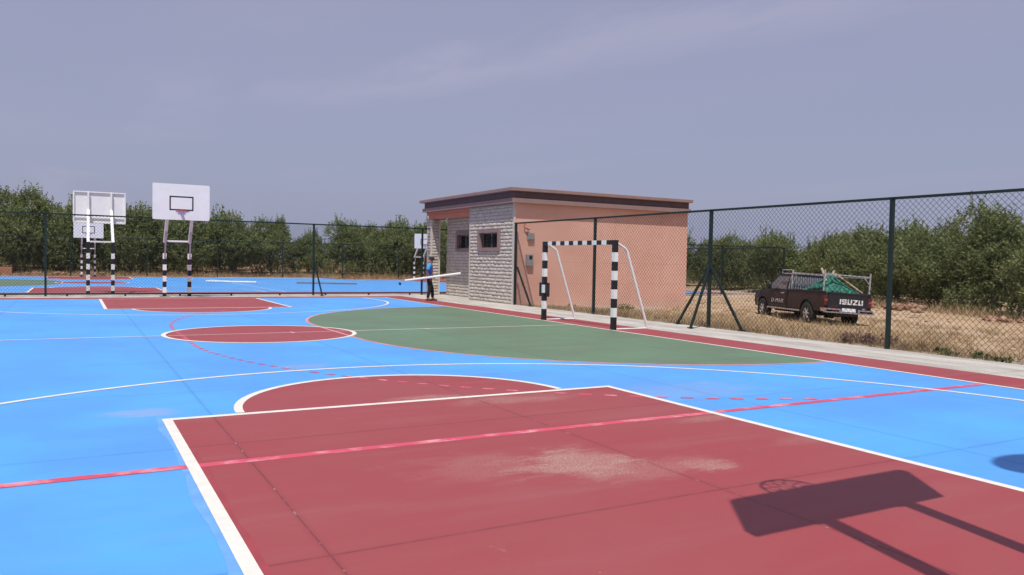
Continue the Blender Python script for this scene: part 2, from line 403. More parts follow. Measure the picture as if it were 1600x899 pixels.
def court(cx, cy, zf, goals=(1,), L0=Ln, sides=(-1, 1)):
    Ls = {-1: L0, 1: Ln}
    def put(sh, name, m):
        for i, v in enumerate(sh.v):
            X, Y = v[0]+cx, v[1]+cy; sh.v[i] = (X, Y, v[2] + zf(Y))
        # subdivision is not needed: each court is a plane
        o = sh.build(name, m, fix=False); tag(o, kind='structure')
        return o
    bl_extra = [q for q in (-1, 1) if q not in sides]; bl = Sheet(); bl.rect(-Wd-(1.07 if -1 in bl_extra else 0), Wd+(1.07 if 1 in bl_extra else 0), -L0, Ln, 0); put(bl, 'court_surface', M['blue'])
    rb = Sheet(); B = 1.07
    
    for q in (-1, 1):
        if q in sides: rb.rect(min(q*Wd, q*(Wd+B)), max(q*Wd, q*(Wd+B)), -L0-B, Ln+B, 0)
        else: rb.rect(min(q*Wd, q*(Wd+B)), max(q*Wd, q*(Wd+B)), -L0-B, -L0, 0); rb.rect(min(q*Wd, q*(Wd+B)), max(q*Wd, q*(Wd+B)), Ln, Ln+B, 0)
    rb.rect(-Wd, Wd, -L0-B, -L0, 0); rb.rect(-Wd, Wd, Ln, Ln+B, 0); put(rb, 'court_border', M['red'])
    gs = Sheet()
    for g in goals:
        gs.poly([(g*x, y) for x, y in dshape(6.02, 7.54)], LZ)
    if goals: put(gs, 'goal_area', M['green'])
    ks = Sheet()
    for s in (-1, 1):
        ks.rect(-KW+.02, KW-.02, min(s*KL, s*Ls[s]), max(s*KL, s*Ls[s]), 2*LZ)
        ks.poly(arc(0, s*(KL-.001), KR-.02, 180 if s > 0 else 0, 360 if s > 0 else 180), 2*LZ)
    ks.poly(arc(0, 0, 1.86, 0, 360, 64)[:-1], 2*LZ)
    put(ks, 'key_paint', M['red'])
    w = Sheet(); z = 3*LZ
    for s in (-1, 1):
        w.strip([(s*(Wd-.02), -L0-.03), (s*(Wd-.02), Ln+.03)], .07, z)
        w.strip([(-Wd+.01, s*(Ls[s]-.01)), (Wd-.05, s*(Ls[s]-.01))], .055, z)
        for q in (-1, 1): w.strip([(q*(KW-.045), s*KL), (q*(KW-.045), s*(Ls[s]-.04))], .085, z)
        w.strip([(-KW, s*(KL+.01)), (KW, s*(KL+.01))], .09, z)
        a0 = 180 if s > 0 else 0
        w.strip(arc(0, s*(KL-.03), KR-.04, a0+1, a0+179), .085, z)
        th = math.degrees(math.acos(6.65/6.72))
        pts = arc(0, s*12.18, 6.72, th, 180-th, 80)
        if s > 0: pts = [(x, 2*12.18-y) for x, y in pts]
        pts = [(6.65, s*(Ls[s]-.04))] + pts + [(-6.65, s*(Ls[s]-.04))]
        w.strip(pts, .078, z)
    w.strip([(-Wd+.05, 0), (-1.86, 0)], .06, z); w.strip([(1.86, 0), (Wd-.05, 0)], .055, z); w.strip([(-1.76, 0), (1.76, 0)], .035, z)
    w.strip(arc(0, 0, 1.83, 0, 360, 72), .085, z)
    put(w, 'court_line', M['white_line'])
    pk = Sheet(); pp = Sheet(); z = 2.5*LZ
    for s in (-1, 1): pk.strip([(-Wd+.1, s*10.1), (Wd-.12, s*10.1)], .105 if s < 0 else .035, z)
    for g in goals:
        pp.strip([(g*x, y) for x, y in dshape(6.05, 7.54)], .065, z)
        pts = [(g*x, y) for x, y in arc(7.54, 1.52, 9.05, 90, 180, 70) + arc(7.54, -1.52, 9.05, 180, 270, 70) if abs(y) < 10.02]
        pk.dashes(pts, .075, z, .145, .15)
        pp.strip([(g*.6, -.16), (g*.6, .16)], .05, z); pp.strip([(g*3.6, -.09), (g*3.6, .09)], .06, z)
    put(pk, 'court_line', M['pink_line']); 
    if goals: put(pp, 'court_line', M['pale_pink'])
court(0, 0, lambda y: 0, goals=(1,), L0=14.45)
court(-2.4, 33.7, z2, goals=(-1,), sides=(-1,))
court(23.6, 33.7, lambda y: z2(y)-.12, goals=(), sides=(1,))
# paint that ran past the lines of the near key
def ragged(x0, x1, y0, y1, z, seed, amp):
    rr = random.Random(seed); s = Sheet(); n = 40; pts = []
    for i in range(n+1):
        y = y0 + (y1-y0)*i/n
        pts.append((x1 if abs(x1-x0) < amp else x0 - 0 + (x1-x0)*(.55+.45*noise.noise(Vector((seed, y*1.7, 0)))+.12*noise.noise(Vector((seed, y*7, 0)))), y))
    for i in range(n):
        a, b = pts[i], pts[i+1]; s.poly([(x0, a[1]), a, b, (x0, b[1])], z)
    return s
tag(ragged(-2.60, -2.69, -13.5, -8.1, LZ, 3.3, 0).build('court_marking', M['overpaint'], fix=False), kind='structure')
tag(ragged(-2.51, -2.43, -13.5, -9.6, 2.2*LZ, 8.1, 0).build('court_marking', M['overred'], fix=False), kind='structure')
# concrete slabs round the courts
mb = MB(); mb.box(-30, 10.47, -40, 17.4, -.5, -.004)
mb.box(10.47, 11.5, 11.75, 16.25, -.5, -.004)
tag(mb.build('concrete_walkway', M['concrete']), kind='structure')
M['dusty'] = concrete('dusty_concrete', (.36,.285,.24), (.48,.39,.34))
def slab(name, x0, x1, y0, y1, dz, m):
    s = MB(); s.v = [(x, y, z2(y)+dz) for y in (y0, y1) for x in (x0, x1)] + [(x, y, -.9) for y in (y0, y1) for x in (x0, x1)]
    s.f = [(0,1,3,2), (0,4,5,1), (1,5,7,3), (3,7,6,2), (2,6,4,0)]; s.m = [0]*5
    return tag(s.build(name, m), kind='structure')
slab('concrete_apron', -32, 14.9, 18.1, 49.9, -.008, M['dusty'])
slab('concrete_apron', 14.9, 34.8, 18.1, 49.9, -.128, M['dusty']) #'dusty_concrete', (.36,.285,.24), (.48,.39,.34)))
mid = Sheet(); mid.poly([(6.25, 20.08), (14.9, 20.08), (14.9, 47.3), (6.25, 47.3)], 0)
mid.v = [(x, y, z2(y)) for x, y, z in mid.v]
tag(mid.build('court_surface', M['blue'], fix=False), kind='structure')
ml = Sheet(); ml.strip([(6.9, 20.9), (13.0, 20.9), (13.0, 45.6), (6.9, 45.6), (6.9, 20.9)], .05, .004); ml.strip([(6.9, 33.3), (13, 33.3)], .05, .004)
ml.v = [(x, y, z2(y)+z) for x, y, z in ml.v]
tag(ml.build('court_line', M['white_line'], fix=False), kind='structure')
mr = Sheet(); mr.rect(6.25, 14.9, 19.01, 20.08, 0); mr.v = [(x, y, z2(y)) for x, y, z in mr.v]
tag(mr.build('court_border', M['red'], fix=False), kind='structure')

# ------------------------------------------------------------------ basketball stands
def striped(mb, fn, z0, edges, w):
    """square post out of alternating bands; fn gives centre; edges = list of band tops; band 0 is black"""
    a = z0
    for i, b in enumerate(edges):
        mb.box(fn[0]-w/2, fn[0]+w/2, fn[1]-w/2, fn[1]+w/2, a, b, i % 2); a = b
def make_hoop():
    """stand at the origin, board towards -y"""
    root = thing('basketball_hoop', 'tmp', 'basketball hoop')
    H = 2.02; YB = -1.28
    for sx in (-1, 1):
        p = MB(); striped(p, (sx*.43, 0), 0, [.13,.34,.55,.76,.97,1.18,1.39,1.60,H], .125)
        p.box(sx*.43-.16, sx*.43+.16, -.16, .16, 0, .012, 0)
        p.build('post', [M['black'], M['white']], root)
        a = MB()
        a.beam((sx*.43, 0, H-.02), (sx*.41, YB+.14, 3.30), .10, .13)
        a.build('arm', M['white'], root)
        s = MB(); s.beam((sx*.43, -.085, 1.42), (sx*.42, -.42, 2.42), .05, .045); s.build('strut', M['lilac'], root)
    c = MB(); c.box(-.37, .37, -.035, .035, H+.0, H+.065); c.build('cross_bar', M['white'], root)
    # board with rounded corners
    w, z0, z1, r = .95, 2.80, 4.08, .07
    pts = []
    for cx, cz, a0 in ((w-r, z0+r, -90), (w-r, z1-r, 0), (-w+r, z1-r, 90), (-w+r, z0+r, 180)):
        for k in range(5): t = R(a0 + 90*k/4); pts.append((cx + r*math.cos(t), cz + r*math.sin(t)))
    b = MB(); b.prism(pts, lambda u, v, t: (u, t, v), YB-.012, YB+.012)
    bo = b.build('backboard', M['board'], root)
    f = MB(); fy0, fy1 = YB+.0125, YB+.065
    f.box(-w+.01, w-.01, fy0, fy1, z1-.05, z1-.005); f.box(-w+.01, w-.01, fy0, fy1, z0+.005, z0+.05)
    for x in (-w+.01, w-.055): f.box(x, x+.045, fy0, fy1, z0+.052, z1-.052)
    f.box(-w+.06, w-.06, fy0, fy1-.01, z0+.20, z0+.25)
    for sx in (-1, 1):
        f.box(sx*.41-.035, sx*.41+.035, fy1-.008, fy1+.055, z0+.10, z1-.03)
        f.prism([(fy1+.05, 3.02), (fy1+.30, 2.86), (fy1+.05, 3.42)], lambda u, v, t: (t, u, v), sx*.41-.012, sx*.41+.012)
    f.build('frame', M['white'], bo)
    q = MB(); a, t0, t1, h, y0, y1 = .40, 3.14, 3.65, .045, YB-.016, YB-.0125
    q.box(-a, a, y0, y1, t0, t0+h); q.box(-a, a, y0, y1, t1-h, t1); q.box(-a, -a+h, y0, y1, t0+h, t1-h); q.box(a-h, a, y0, y1, t0+h, t1-h)
    q.build('target_square', M['black'], bo)
    rm = MB(); cy = YB-.40
    ring = [(.228*math.cos(R(t)), cy + .228*math.sin(R(t)), 3.09) for t in range(0, 361, 15)]
    rm.path(ring, .012, 8)
    rm.box(-.11, .11, YB-.025, YB-.013, 3.02, 3.12); rm.beam((0, YB-.02, 3.07), (0, cy+.215, 3.085), .10, .03)
    ro = rm.build('rim', M['rim'], root)
    n = MB(); rr = random.Random(5)
    for k in range(12):                                    # a net caught up in itself
        t = R(30*k); p0 = Vector((.222*math.cos(t), cy+.222*math.sin(t), 3.085))
        t2 = t + R(26); p1 = Vector((.13*math.cos(t2)-.03, cy+.13*math.sin(t2), 3.02 + rr.uniform(-.02, .03)))
        p2 = Vector((.07*math.cos(t)+rr.uniform(-.05,.05), cy+.05*math.sin(t), 2.96 + rr.uniform(-.02, .05)))
        n.path([p0, p1, p2], .007, 4); 
        t3 = t - R(26); p1b = Vector((.14*math.cos(t3)-.05, cy+.14*math.sin(t3), 3.02)); n.path([p0, p1b], .0055, 4)
    n.build('net', M['net'], ro)
    return root
hoops = [
  (.04, 15.45, 0, 0, 'white backboard on striped posts at the near end of the fence, face towards us'),
  (.15, -15.41, 0, 180, 'basketball stand close by on the right whose shadow lies on the red key'),
  (-2.42, 18.35, z2(18.35), 180, 'white backboard seen from behind, standing just beyond the middle fence'),
  (-2.42, 49.0, z2(49.0), 0, 'small distant backboard seen below the backboard that shows its back'),
  (23.6, 49.0, z2(49.0)-.12, 0, 'distant white backboard half hidden by the stone pillar of the pavilion'),
]
h0 = make_hoop()
for i, (x, y, z, rz, lab) in enumerate(hoops):
    o = h0 if i == 0 else copy_tree(h0)
    o.location = (x, y, z); o.rotation_euler.z = R(rz); o.scale = (.95, 1, 1.035) if y < 0 else (1, 1, 1); tag(o, lab, 'basketball hoop', 'basketball hoops on striped posts')

# ------------------------------------------------------------------ handball goal
g = thing('handball_goal', 'black and white striped handball goal on the edge of the green area', 'goal', (7.62, 0, 0))
GW = .105
for sy in (-1, 1):
    p = MB(); striped(p, (0, sy*1.545), 0, [.30,.515,.73,.945,1.16,1.375,1.59,1.805,2.09], GW)
    p.build('post', [M['black'], M['white']], g)
    s = MB(); s.path([(.05, sy*1.53, 2.03), (.30, sy*1.53, 1.90), (.36, sy*1.53, 1.84), (1.0, sy*1.55, .02)], .030, 10)
    s.build('support_pipe', M['white'], g)
    s = MB(); s.tube((.055, sy*1.55, .02), (.99, sy*1.55, .02), .018, 8); s.build('ground_bar', M['white'], g)
cb = MB(); y = -1.49; edges = [.22] + [.2]*13; k = 0
for i, d in enumerate(edges + [2.98-sum(edges)]):
    cb.box(-GW/2, GW/2, y, y+d, 1.985, 2.089, i % 2); y += d
cb.build('crossbar', [M['black'], M['white']], g)
bx = MB(); bx.bbox(-.012, .012, 1.545-.25, 1.545+.25, .63, 1.0, .01); bx.build('backing_plate', M['black'], g)

# ------------------------------------------------------------------ chain-link fences
def mesh_panel(mb, a, b, zf, h0, h1, d, r):
    """diamond wire mesh between ground points a and b"""
    a = Vector((*a, 0)); b = Vector((*b, 0)); L = (b-a).length; u = (b-a)/L; H = h1-h0
    nrm = Vector((-u.y, u.x, 0))
    n = int((L+H)/d)+1
    for sgn in (1, -1):
        for i in range(n+1):
            s0 = i*d - H if sgn > 0 else i*d                       # start at bottom
            p0, p1 = (s0, 0.), (s0+H, H)
            if sgn < 0: p0, p1 = (s0, 0.), (s0-H, H)
            (x0, y0), (x1, y1) = p0, p1
            if sgn > 0:
                if x0 < 0: y0 -= x0; x0 = 0
                if x1 > L: y1 -= x1-L; x1 = L
            else:
                if x0 > L: y0 += x0-L; x0 = L
                if x1 < 0: y1 += x1; x1 = 0
            if y1-y0 < .02: continue
            o = nrm*(.0035*sgn)
            q0 = a+u*x0+o; q1 = a+u*x1+o
            q0.z = zf(q0.x, q0.y)+h0+y0; q1.z = zf(q1.x, q1.y)+h0+y1
            mb.tube(q0, q1, r, 3, caps=False)
def fence(label, pts, zf, post_at, H=2.91, d=.115, r=.0035, bottom=False, braces=(), pr=.035, cat='fence', feet=0):
    a, b = pts
    root = thing('chain_link_fence', label, cat, (a[0], a[1], zf(*a)), 0, 'chain link fences round the courts')
    off = Vector((-a[0], -a[1], -zf(*a)))
    def sh(m):
        m.v = [tuple(Vector(v)+off) for v in m.v]; return m
    n = (Vector(b)-Vector(a)); u = n.normalized()
    for x, y in post_at:
        p = MB(); z = zf(x, y); p.beam((x, y, z-.02), (x, y, z+H), pr*2, pr*2, up=(u.x, u.y, 0)); p.box(x-.055, x+.055, y-.055, y+.055, z+H-.004, z+H+.014)
        sh(p).build('post', M['steel_green'], root)
    t = MB(); t.beam((*a, zf(*a)+H-.005), (*b, zf(*b)+H-.005), .05, .05); sh(t).build('top_rail', M['steel_green'], root)
    if bottom:
        t = MB(); t.beam((*a, zf(*a)+.08), (*b, zf(*b)+.08), .05, .05)
        L = n.length
        for k in range(int(L/feet)+1):
            q = Vector(a)+u*(feet*k); t.box(q.x-.03, q.x+.03, q.y-.03, q.y+.03, zf(*q)-.02, zf(*q)+.056)
        sh(t).build('bottom_rail', M['steel_green'], root)
    for p0, p1, w in braces:
        t = MB(); t.beam(p0, p1, w, w); t.box(p1[0]-.06, p1[0]+.06, p1[1]-.06, p1[1]+.06, p1[2]-.01, p1[2]+.012); sh(t).build('brace', M['steel_green'], root)
    m = MB(); mesh_panel(m, a, b, zf, .09 if bottom else .03, H-.03, d, r); sh(m).build('wire_mesh', M['wire'], root, fix=False)
    return root
fz0 = lambda x, y: 0.
XF = 10.43
fence('tall dark green fence running past the peach wall and in front of the pickup', ((XF, 8.17), (XF, -16.4)), fz0,
      [(XF, 8.12), (XF, 3.25), (XF, -1.69), (XF, -6.6), (XF, -11.5), (XF, -16.3)],
      braces=[((XF, -1.69, 1.55), (10.37, -.62, .02), .05), ((XF, -1.69, 1.5), (9.78, -1.77, .02), .05), ((XF, -1.69, 1.55), (10.50, -2.74, .02), .05),
              ((XF+.01, 8.0, 1.35), (10.5, 7.1, .0), .05)])
YF = 15.78
fence('long dark green fence between the two rows of courts, behind the hoop facing us', ((-24.0, YF), (11.36, YF)), fz0,
      [(-4.2-9.45, YF), (-4.2-4.72, YF), (-4.2, YF), (.53, YF), (5.25, YF), (10.04, YF), (-4.2-14.2, YF)],
      bottom=True, braces=[((5.25, YF, 1.5), (5.47, YF-.55, .01), .045)], feet=1.86, r=.0032)
def fz2(x, y): return z2(y)
fence('farthest green fence, low against the olive trees behind the far courts', ((-26, 50.3), (35.5, 50.3)), fz2,
      [(-3.56+5.15*k, 50.3) for k in range(-4, 8)], d=.13, r=.003)
def fz3(x, y): return -.2
fence('green fence corner beyond the peach building, left of the pickup', ((19.5, 18.3), (35.5, 18.3)), fz3, [(19.6, 18.3), (25.0, 18.3), (30.3, 18.3), (35.5, 18.3)], d=.12, r=.003)
def fz4(x, y): return -.2 + (z2(50.3)+.2)*(y-18.3)/32
fence('green side fence of the far court running back to the olive trees', ((35.5, 18.36), (35.5, 50.24)), fz4, [(35.5, 23.6+5.3*k) for k in range(5)], d=.12, r=.003)

# ------------------------------------------------------------------ pavilion building
bd = thing('pavilion', 'flat roofed peach and stone pavilion behind the goal', 'building', (10.42, 8.25, 0))
BO = Vector((-10.42, -8.25, 0))
def bpart(m, name, mt, parent=bd, smooth=False):
    m.v = [tuple(Vector(v)+BO) for v in m.v]; return m.build(name, mt, parent, smooth)
def blocks(mb, O, u, nrm, L, z0, z1, ch=.128, bl=.34, holes=(), seed=1, rough=.030):
    """rock-faced courses on a vertical face; holes = (u0,u1,z0,z1)"""
    rr = random.Random(seed); O = Vector(O); u = Vector(u); nrm = Vector(nrm); nrow = round((z1-z0)/ch); ch = (z1-z0)/nrow
    for r in range(nrow):
        za = z0+r*ch+.006; zb = z0+(r+1)*ch-.006; x = 0; off = rr.uniform(.3, 1)
        while x < L-.02:
            w = bl*rr.uniform(.6, 1.25)*(off if x == 0 else 1); xe = min(L, x+w)
            if L-xe < .09: xe = L
            segs = [(x, xe)]
            for h in holes:
                if zb > h[2]+.02 and za < h[3]-.02:
                    ns = []
                    for s0, s1 in segs:
                        if s1 <= h[0] or s0 >= h[1]: ns.append((s0, s1))
                        else:
                            if s0 < h[0]-.02: ns.append((s0, h[0]))
                            if s1 > h[1]+.02: ns.append((h[1], s1))
                    segs = ns
            for s0, s1 in segs:
                a, b = s0+.005, s1-.005
                if b-a < .02: continue
                nxs = max(2, round((b-a)/.09)); base = rr.uniform(.004, .016)
                vs = []
                for k in range(nxs+1):
                    t = a+(b-a)*k/nxs; edge = k in (0, nxs)
                    for j, zz in enumerate((za, za+(zb-za)*.35, za+(zb-za)*.72, zb)):
                        d = base + (0 if j in (0, 3) else rr.uniform(.4, 1)*rough*(.55 if edge else 1)*(1.25 if j == 1 else .9))
                        vs.append(O+u*t+Vector((0,0,zz))+nrm*d)
                fs = [(k*4+j, (k+1)*4+j, (k+1)*4+j+1, k*4+j+1) for k in range(nxs) for j in range(3)]
                n0 = len(vs)
                bk = [O+u*t+Vector((0,0,zz))-nrm*.01 for t, zz in ((a,za),(b,za),(b,zb),(a,zb))]
                vs += bk
                bot = [k*4 for k in range(nxs+1)]; top = [k*4+3 for k in range(nxs+1)]
                fs.append(tuple([n0, n0+1]+bot[::-1])); fs.append(tuple([n0+3]+top+[n0+2]))
                fs.append((n0, 0, 1, 2, 3, n0+3)); e = nxs*4; fs.append((n0+1, n0+2, e+3, e+2, e+1, e))
                mb.add(vs, fs)
            x = xe
FX, Y0, Y1, XR = 10.42, 8.25, 11.82, 18.55
WT = 3.64
wy0, wy1, wz0, wz1 = 9.24, 11.03, 1.92, 2.72
# front stone block (core + split-face blocks + pale corner trim)
m = MB()
for a, b, c, d in ((Y0+.02, wy0+.12, 0, WT), (wy1-.12, Y1-.02, 0, WT), (wy0+.12, wy1-.12, 0, wz0+.1), (wy0+.12, wy1-.12, wz1-.1, WT)): m.box(FX+.012, FX+.22, a, b, c, d)
m.box(FX+.22, 11.13, Y1-.22, Y1-.02, 0, WT)
sw = bpart(m, 'stone_wall', M['mortar'])
m = MB(); blocks(m, (FX+.01, Y0+.05, 0), (0,1,0), (-1,0,0), Y1-Y0-.10, .0, WT-.01, holes=[(wy0-Y0-.05, wy1-Y0-.05, wz0, wz1)], seed=3)
bpart(m, 'stone_facing', M['stone'], sw)
m = MB(); m.box(FX-.028, FX+.06, Y0-.022, Y0+.05, 0, WT-.003); bpart(m, 'corner_trim', M['trim'], sw)
m = MB(); m.box(FX-.025, FX+.06, Y1-.05, Y1, 0, WT-.003); bpart(m, 'corner_trim', M['trim'], sw)
def window(y0, y1, z0, z1, x, seed):
    m = MB(); t = .15; xa, xb = x-.07, x+.16
    m.box(xa, xb, y0, y1, z1-.11, z1); m.box(xa, xb, y0, y1, z0, z0+.12)
    m.box(xa, xb, y0, y0+t, z0+.12, z1-.11); m.box(xa, xb, y1-t, y1, z0+.12, z1-.11)
    wn = bpart(m, 'window', M['mauve'])
    m = MB(); m.box(x+.125, x+.14, y0+t, y1-t, z0+.12, z1-.11); bpart(m, 'pane', M['glass'], wn)
    m = MB(); ym = (y0+y1)/2
    for yy in (y0+t, ym-.02, y1-t-.035): m.box(x+.09, x+.122, yy, yy+.035, z0+.12, z1-.11)
    for zz in (z0+.12, z1-.145): m.box(x+.093, x+.119, y0+t+.036, ym-.021, zz, zz+.03); m.box(x+.093, x+.119, ym+.016, y1-t-.036, zz, zz+.03)
    bpart(m, 'sash', M['alu'], wn)
    m = MB(); zc = (z0+z1)/2; hh = (z1-z0)/2-.13
    for k in range(9):
        yy = y0+t+.06+(y1-y0-2*t-.12)*k/8; m.tube((x+.05, yy, z0+.12), (x+.05, yy, z1-.11), .008, 6)
    for zz in (zc-.14, zc, zc+.14): m.tube((x+.05, y0+t, zz), (x+.05, y1-t, zz), .008, 6)
    for rr_ in (.10, .17):
        m.path([(x+.042, ym-.22+rr_*math.cos(R(q)), zc+min(rr_, hh)*1.0*math.sin(R(q))) for q in range(0, 361, 20)], .012, 5)
    bpart(m, 'grille', M['grille'], wn)
window(wy0, wy1, wz0, wz1, FX, 1)
# recessed porch wall with its own window
m = MB(); m.box(11.16, 11.35, 14.45, 15.60, 0, WT)
m.box(11.16, 11.35, Y1-.02, 12.87, 0, WT); m.box(11.16, 11.35, 12.87, 14.45, 0, 1.95); m.box(11.16, 11.35, 12.87, 14.45, 2.72, WT)
pw = bpart(m, 'porch_wall', M['mortar'])
m = MB(); blocks(m, (11.15, Y1, 0), (0,1,0), (-1,0,0), 3.78, 0, WT-.15, holes=[(.9, 2.78, 1.92, 2.76)], seed=9, rough=.022); bpart(m, 'stone_facing', M['stone'], pw)
window(12.74, 14.58, 1.93, 2.74, 11.15, 2)
# pillar
m = MB(); m.box(10.44, 10.82, 15.70, 16.08, 0, 3.32); pl = bpart(m, 'pillar', M['mortar'])
m = MB(); blocks(m, (10.435, 15.74, 0), (0,1,0), (-1,0,0), .30, 0, 3.31, seed=11); blocks(m, (10.48, 15.695, 0), (1,0,0), (0,-1,0), .30, 0, 3.31, seed=12); bpart(m, 'stone_facing', M['stone'], pl)
for q in ((10.40, 10.48, 15.66, 15.74), (10.78, 10.85, 15.66, 15.74), (10.40, 10.48, 16.04, 16.11)):
    m = MB(); m.box(*q, 0, 3.315); bpart(m, 'corner_trim', M['trim'], pl)
# peach rendered walls
m = MB(); m.box(FX+.065, XR, Y0, Y0+.2, -.6, WT); m.box(XR-.2, XR, Y0+.2, 15.62, -.6, WT); m.box(11.36, XR-.2, 15.42, 15.62, -.6, WT)
bpart(m, 'rendered_wall', M['peach'])
m = MB(); m.prism([(10.5, -.02), (XR+.04, -.26), (XR+.04, -.7), (10.5, -.7)], lambda u, v, t: (u, t, v), Y0-.07, Y0-.003); bpart(m, 'plinth', M['trim'])
# porch beams
m = MB(); m.box(FX+.04, FX+.26, Y1+.003, 16.10, 3.33, 3.52); m.box(FX-.03, FX+.30, Y1+.003, 16.16, 3.523, WT-.003); bpart(m, 'beam', M['peach_dark'])
m = MB(); m.box(FX+.27, 11.15, 15.72, 16.06, 3.33, 3.52); m.box(FX+.302, 11.35, Y1+.003, 16.16, 3.524, 3.6); bpart(m, 'soffit', M['peach_dark'])
# roof: lower band, shade-darkened fascia, overhanging coping
m = MB(); m.box(FX-.20, XR-.03, Y0-.22, 16.25, WT, 3.80); rf = bpart(m, 'roof', M['mauve'])
m = MB(); m.box(FX-.13, XR-.09, Y0-.15, 16.18, 3.803, 4.045); bpart(m, 'fascia', M['mauve_shade'], rf)
m = MB(); m.bbox(FX-.31, XR-.01, Y0-.32, 16.36, 4.048, 4.17, .012); bpart(m, 'coping', M['mauve'], rf)
# things fixed to the peach wall
o = thing('meter_box', 'small grey meter box with dark window on the peach wall', 'meter box', (11.05, Y0-.003, 1.6))
m = MB(); m.bbox(-.13, .13, -.12, 0, -.21, .21, .015); m.build('case', M['box_grey'], o)
m = MB(); m.box(-.04, .085, -.124, -.12, .03, .17); m.build('window_pane', M['glass'], o)
o = thing('junction_box', 'square grey junction box on the peach wall above the meter box', 'junction box', (11.10, Y0-.003, 2.46))
m = MB(); m.bbox(-.13, .13, -.09, 0, -.13, .13, .015); m.build('case', M['box_grey'], o)
m = MB(); m.box(-.10, .10, -.096, -.09, -.10, .10); m.build('lid', M['box_grey'], o)
m = MB(); m.path([(10.88, 8.235, 3.02), (10.82, 8.2, 2.86), (10.80, 8.18, 2.80), (10.90, 8.17, 2.74), (11.02, 8.2, 2.70)], [.012,.012,.014,.032,.028], 8)
tag(m.build('conduit', M['peach_dark'], smooth=True), 'bent red brown cable conduit sticking out of the peach wall', 'conduit')

# ------------------------------------------------------------------ person carrying a pipe
def skinned(name, verts, edges, mt, parent, sub=2, root=0):
    me = bpy.data.meshes.new(name); me.from_pydata([v[:3] for v in verts], edges, []); me.update()
    o = bpy.data.objects.new(name, me); COL.objects.link(o)
    md = o.modifiers.new('Skin', 'SKIN'); md.use_smooth_shade = True
    sd = me.skin_vertices[0].data
    for i, v in enumerate(verts):
        r = v[3] if isinstance(v[3], tuple) else (v[3], v[3]); sd[i].radius = r; sd[i].use_root = (i == root)
    s = o.modifiers.new('Sub', 'SUBSURF'); s.levels = sub; s.render_levels = sub
    dg = C.evaluated_depsgraph_get(); ev = o.evaluated_get(dg); nm = bpy.data.meshes.new_from_object(ev)
    o.modifiers.clear(); o.data = nm; nm.name = name; nm.materials.clear(); nm.materials.append(mt)
    nm.polygons.foreach_set('use_smooth', [True]*len(nm.polygons))
    if parent is not None: o.parent = parent
    return o
pz = -.004
# local frame: +x is where the person faces, +y his left
pe = thing('person', 'man in blue shirt, black trousers and dark cap carrying a white pipe', 'person', (8.40, 11.1, pz), R(-29))
V = [(0,0,.86,(.13,.10)), (0,0,1.02,(.125,.095)), (.01,0,1.18,(.135,.105)), (.02,0,1.33,(.10,.09)), (.045,0,1.43,.05), (.075,0,1.50,.06), (.085,0,1.575,(.072,.085)), (.08,0,1.63,.06),
     # right (near) arm
     (.0,-.17,1.32,.052), (-.075,-.21,1.08,.042), (.03,-.215,.88,.033), (.06,-.205,.82,.03),
     # left arm
     (.0,.17,1.32,.052), (-.02,.23,1.08,.042), (.12,.16,.92,.033), (.15,.13,.90,.03),
     # legs
     (.01,-.09,.78,.085), (.03,-.095,.46,.058), (-.05,-.10,.09,.042), (.07,-.105,.04,.035),
     (-.01,.09,.78,.085), (.10,.09,.46,.058), (.12,.095,.09,.042), (.24,.10,.04,.035)]
Ed = [(0,1),(1,2),(2,3),(3,4),(4,5),(5,6),(6,7),(3,8),(8,9),(9,10),(10,11),(3,12),(12,13),(13,14),(14,15),(0,16),(16,17),(17,18),(18,19),(0,20),(20,21),(21,22),(22,23)]
body = skinned('body', V, Ed, M['skin'], pe)
for (hx, hy, hz, sg) in ((.06,-.205,.82,-1), (.15,.13,.90,1)):
    for k in range(4):                                            # fingers closing round the pipe
        q = MB(); fx = hx-.025+.018*k
        q.path([(fx, hy, hz), (fx+.004, hy+.012*sg, hz-.045), (fx+.004, hy-.02*sg, hz-.072), (fx, hy-.045*sg, hz-.06)], [.010,.009,.008,.007], 6); q.build('finger', M['skin'], body, True)
    q = MB(); q.path([(hx+.02, hy-.01*sg, hz), (hx+.05, hy-.03*sg, hz-.02), (hx+.045, hy-.05*sg, hz-.045)], [.011,.010,.008], 6); q.build('thumb', M['skin'], body, True)
q = MB(); q.lathe([(.012,-.016),(.019,0),(.012,.012)], lambda a, b, c: (.165+c, a*.6, 1.555+b), 8); q.build('nose', M['skin'], body, True)
S = [(0,0,.90,(.135,.115)), (0,0,1.02,(.135,.11)), (.01,0,1.18,(.148,.118)), (.02,0,1.33,(.112,.10)), (.035,0,1.395,.062), (.0,-.17,1.325,.066), (-.035,-.195,1.17,.062), (.0,.17,1.325,.066), (-.01,.20,1.17,.062)]
skinned('shirt', S, [(0,1),(1,2),(2,3),(3,4),(3,5),(5,6),(3,7),(7,8)], M['shirt'], pe, root=2)
for s in (-1, 1):
    sl = MB(); sl.path([(.005, s*.135, 1.375), (.0, s*.172, 1.345), (-.035, s*.197, 1.20), (-.042, s*.20, 1.165)], [.055,.073,.072,.068], 12); sl.build('sleeve', M['shirt_l'], pe, True)
Tt = [(0,0,.90,(.135,.112)), (0,0,.82,(.135,.11)), (.01,-.09,.74,.098), (.03,-.095,.46,.074), (-.05,-.10,.10,.062), (-.01,.09,.74,.098), (.10,.09,.46,.074), (.12,.095,.10,.062)]
skinned('trousers', Tt, [(0,1),(1,2),(2,3),(3,4),(1,5),(5,6),(6,7)], M['trouser'], pe, root=1)
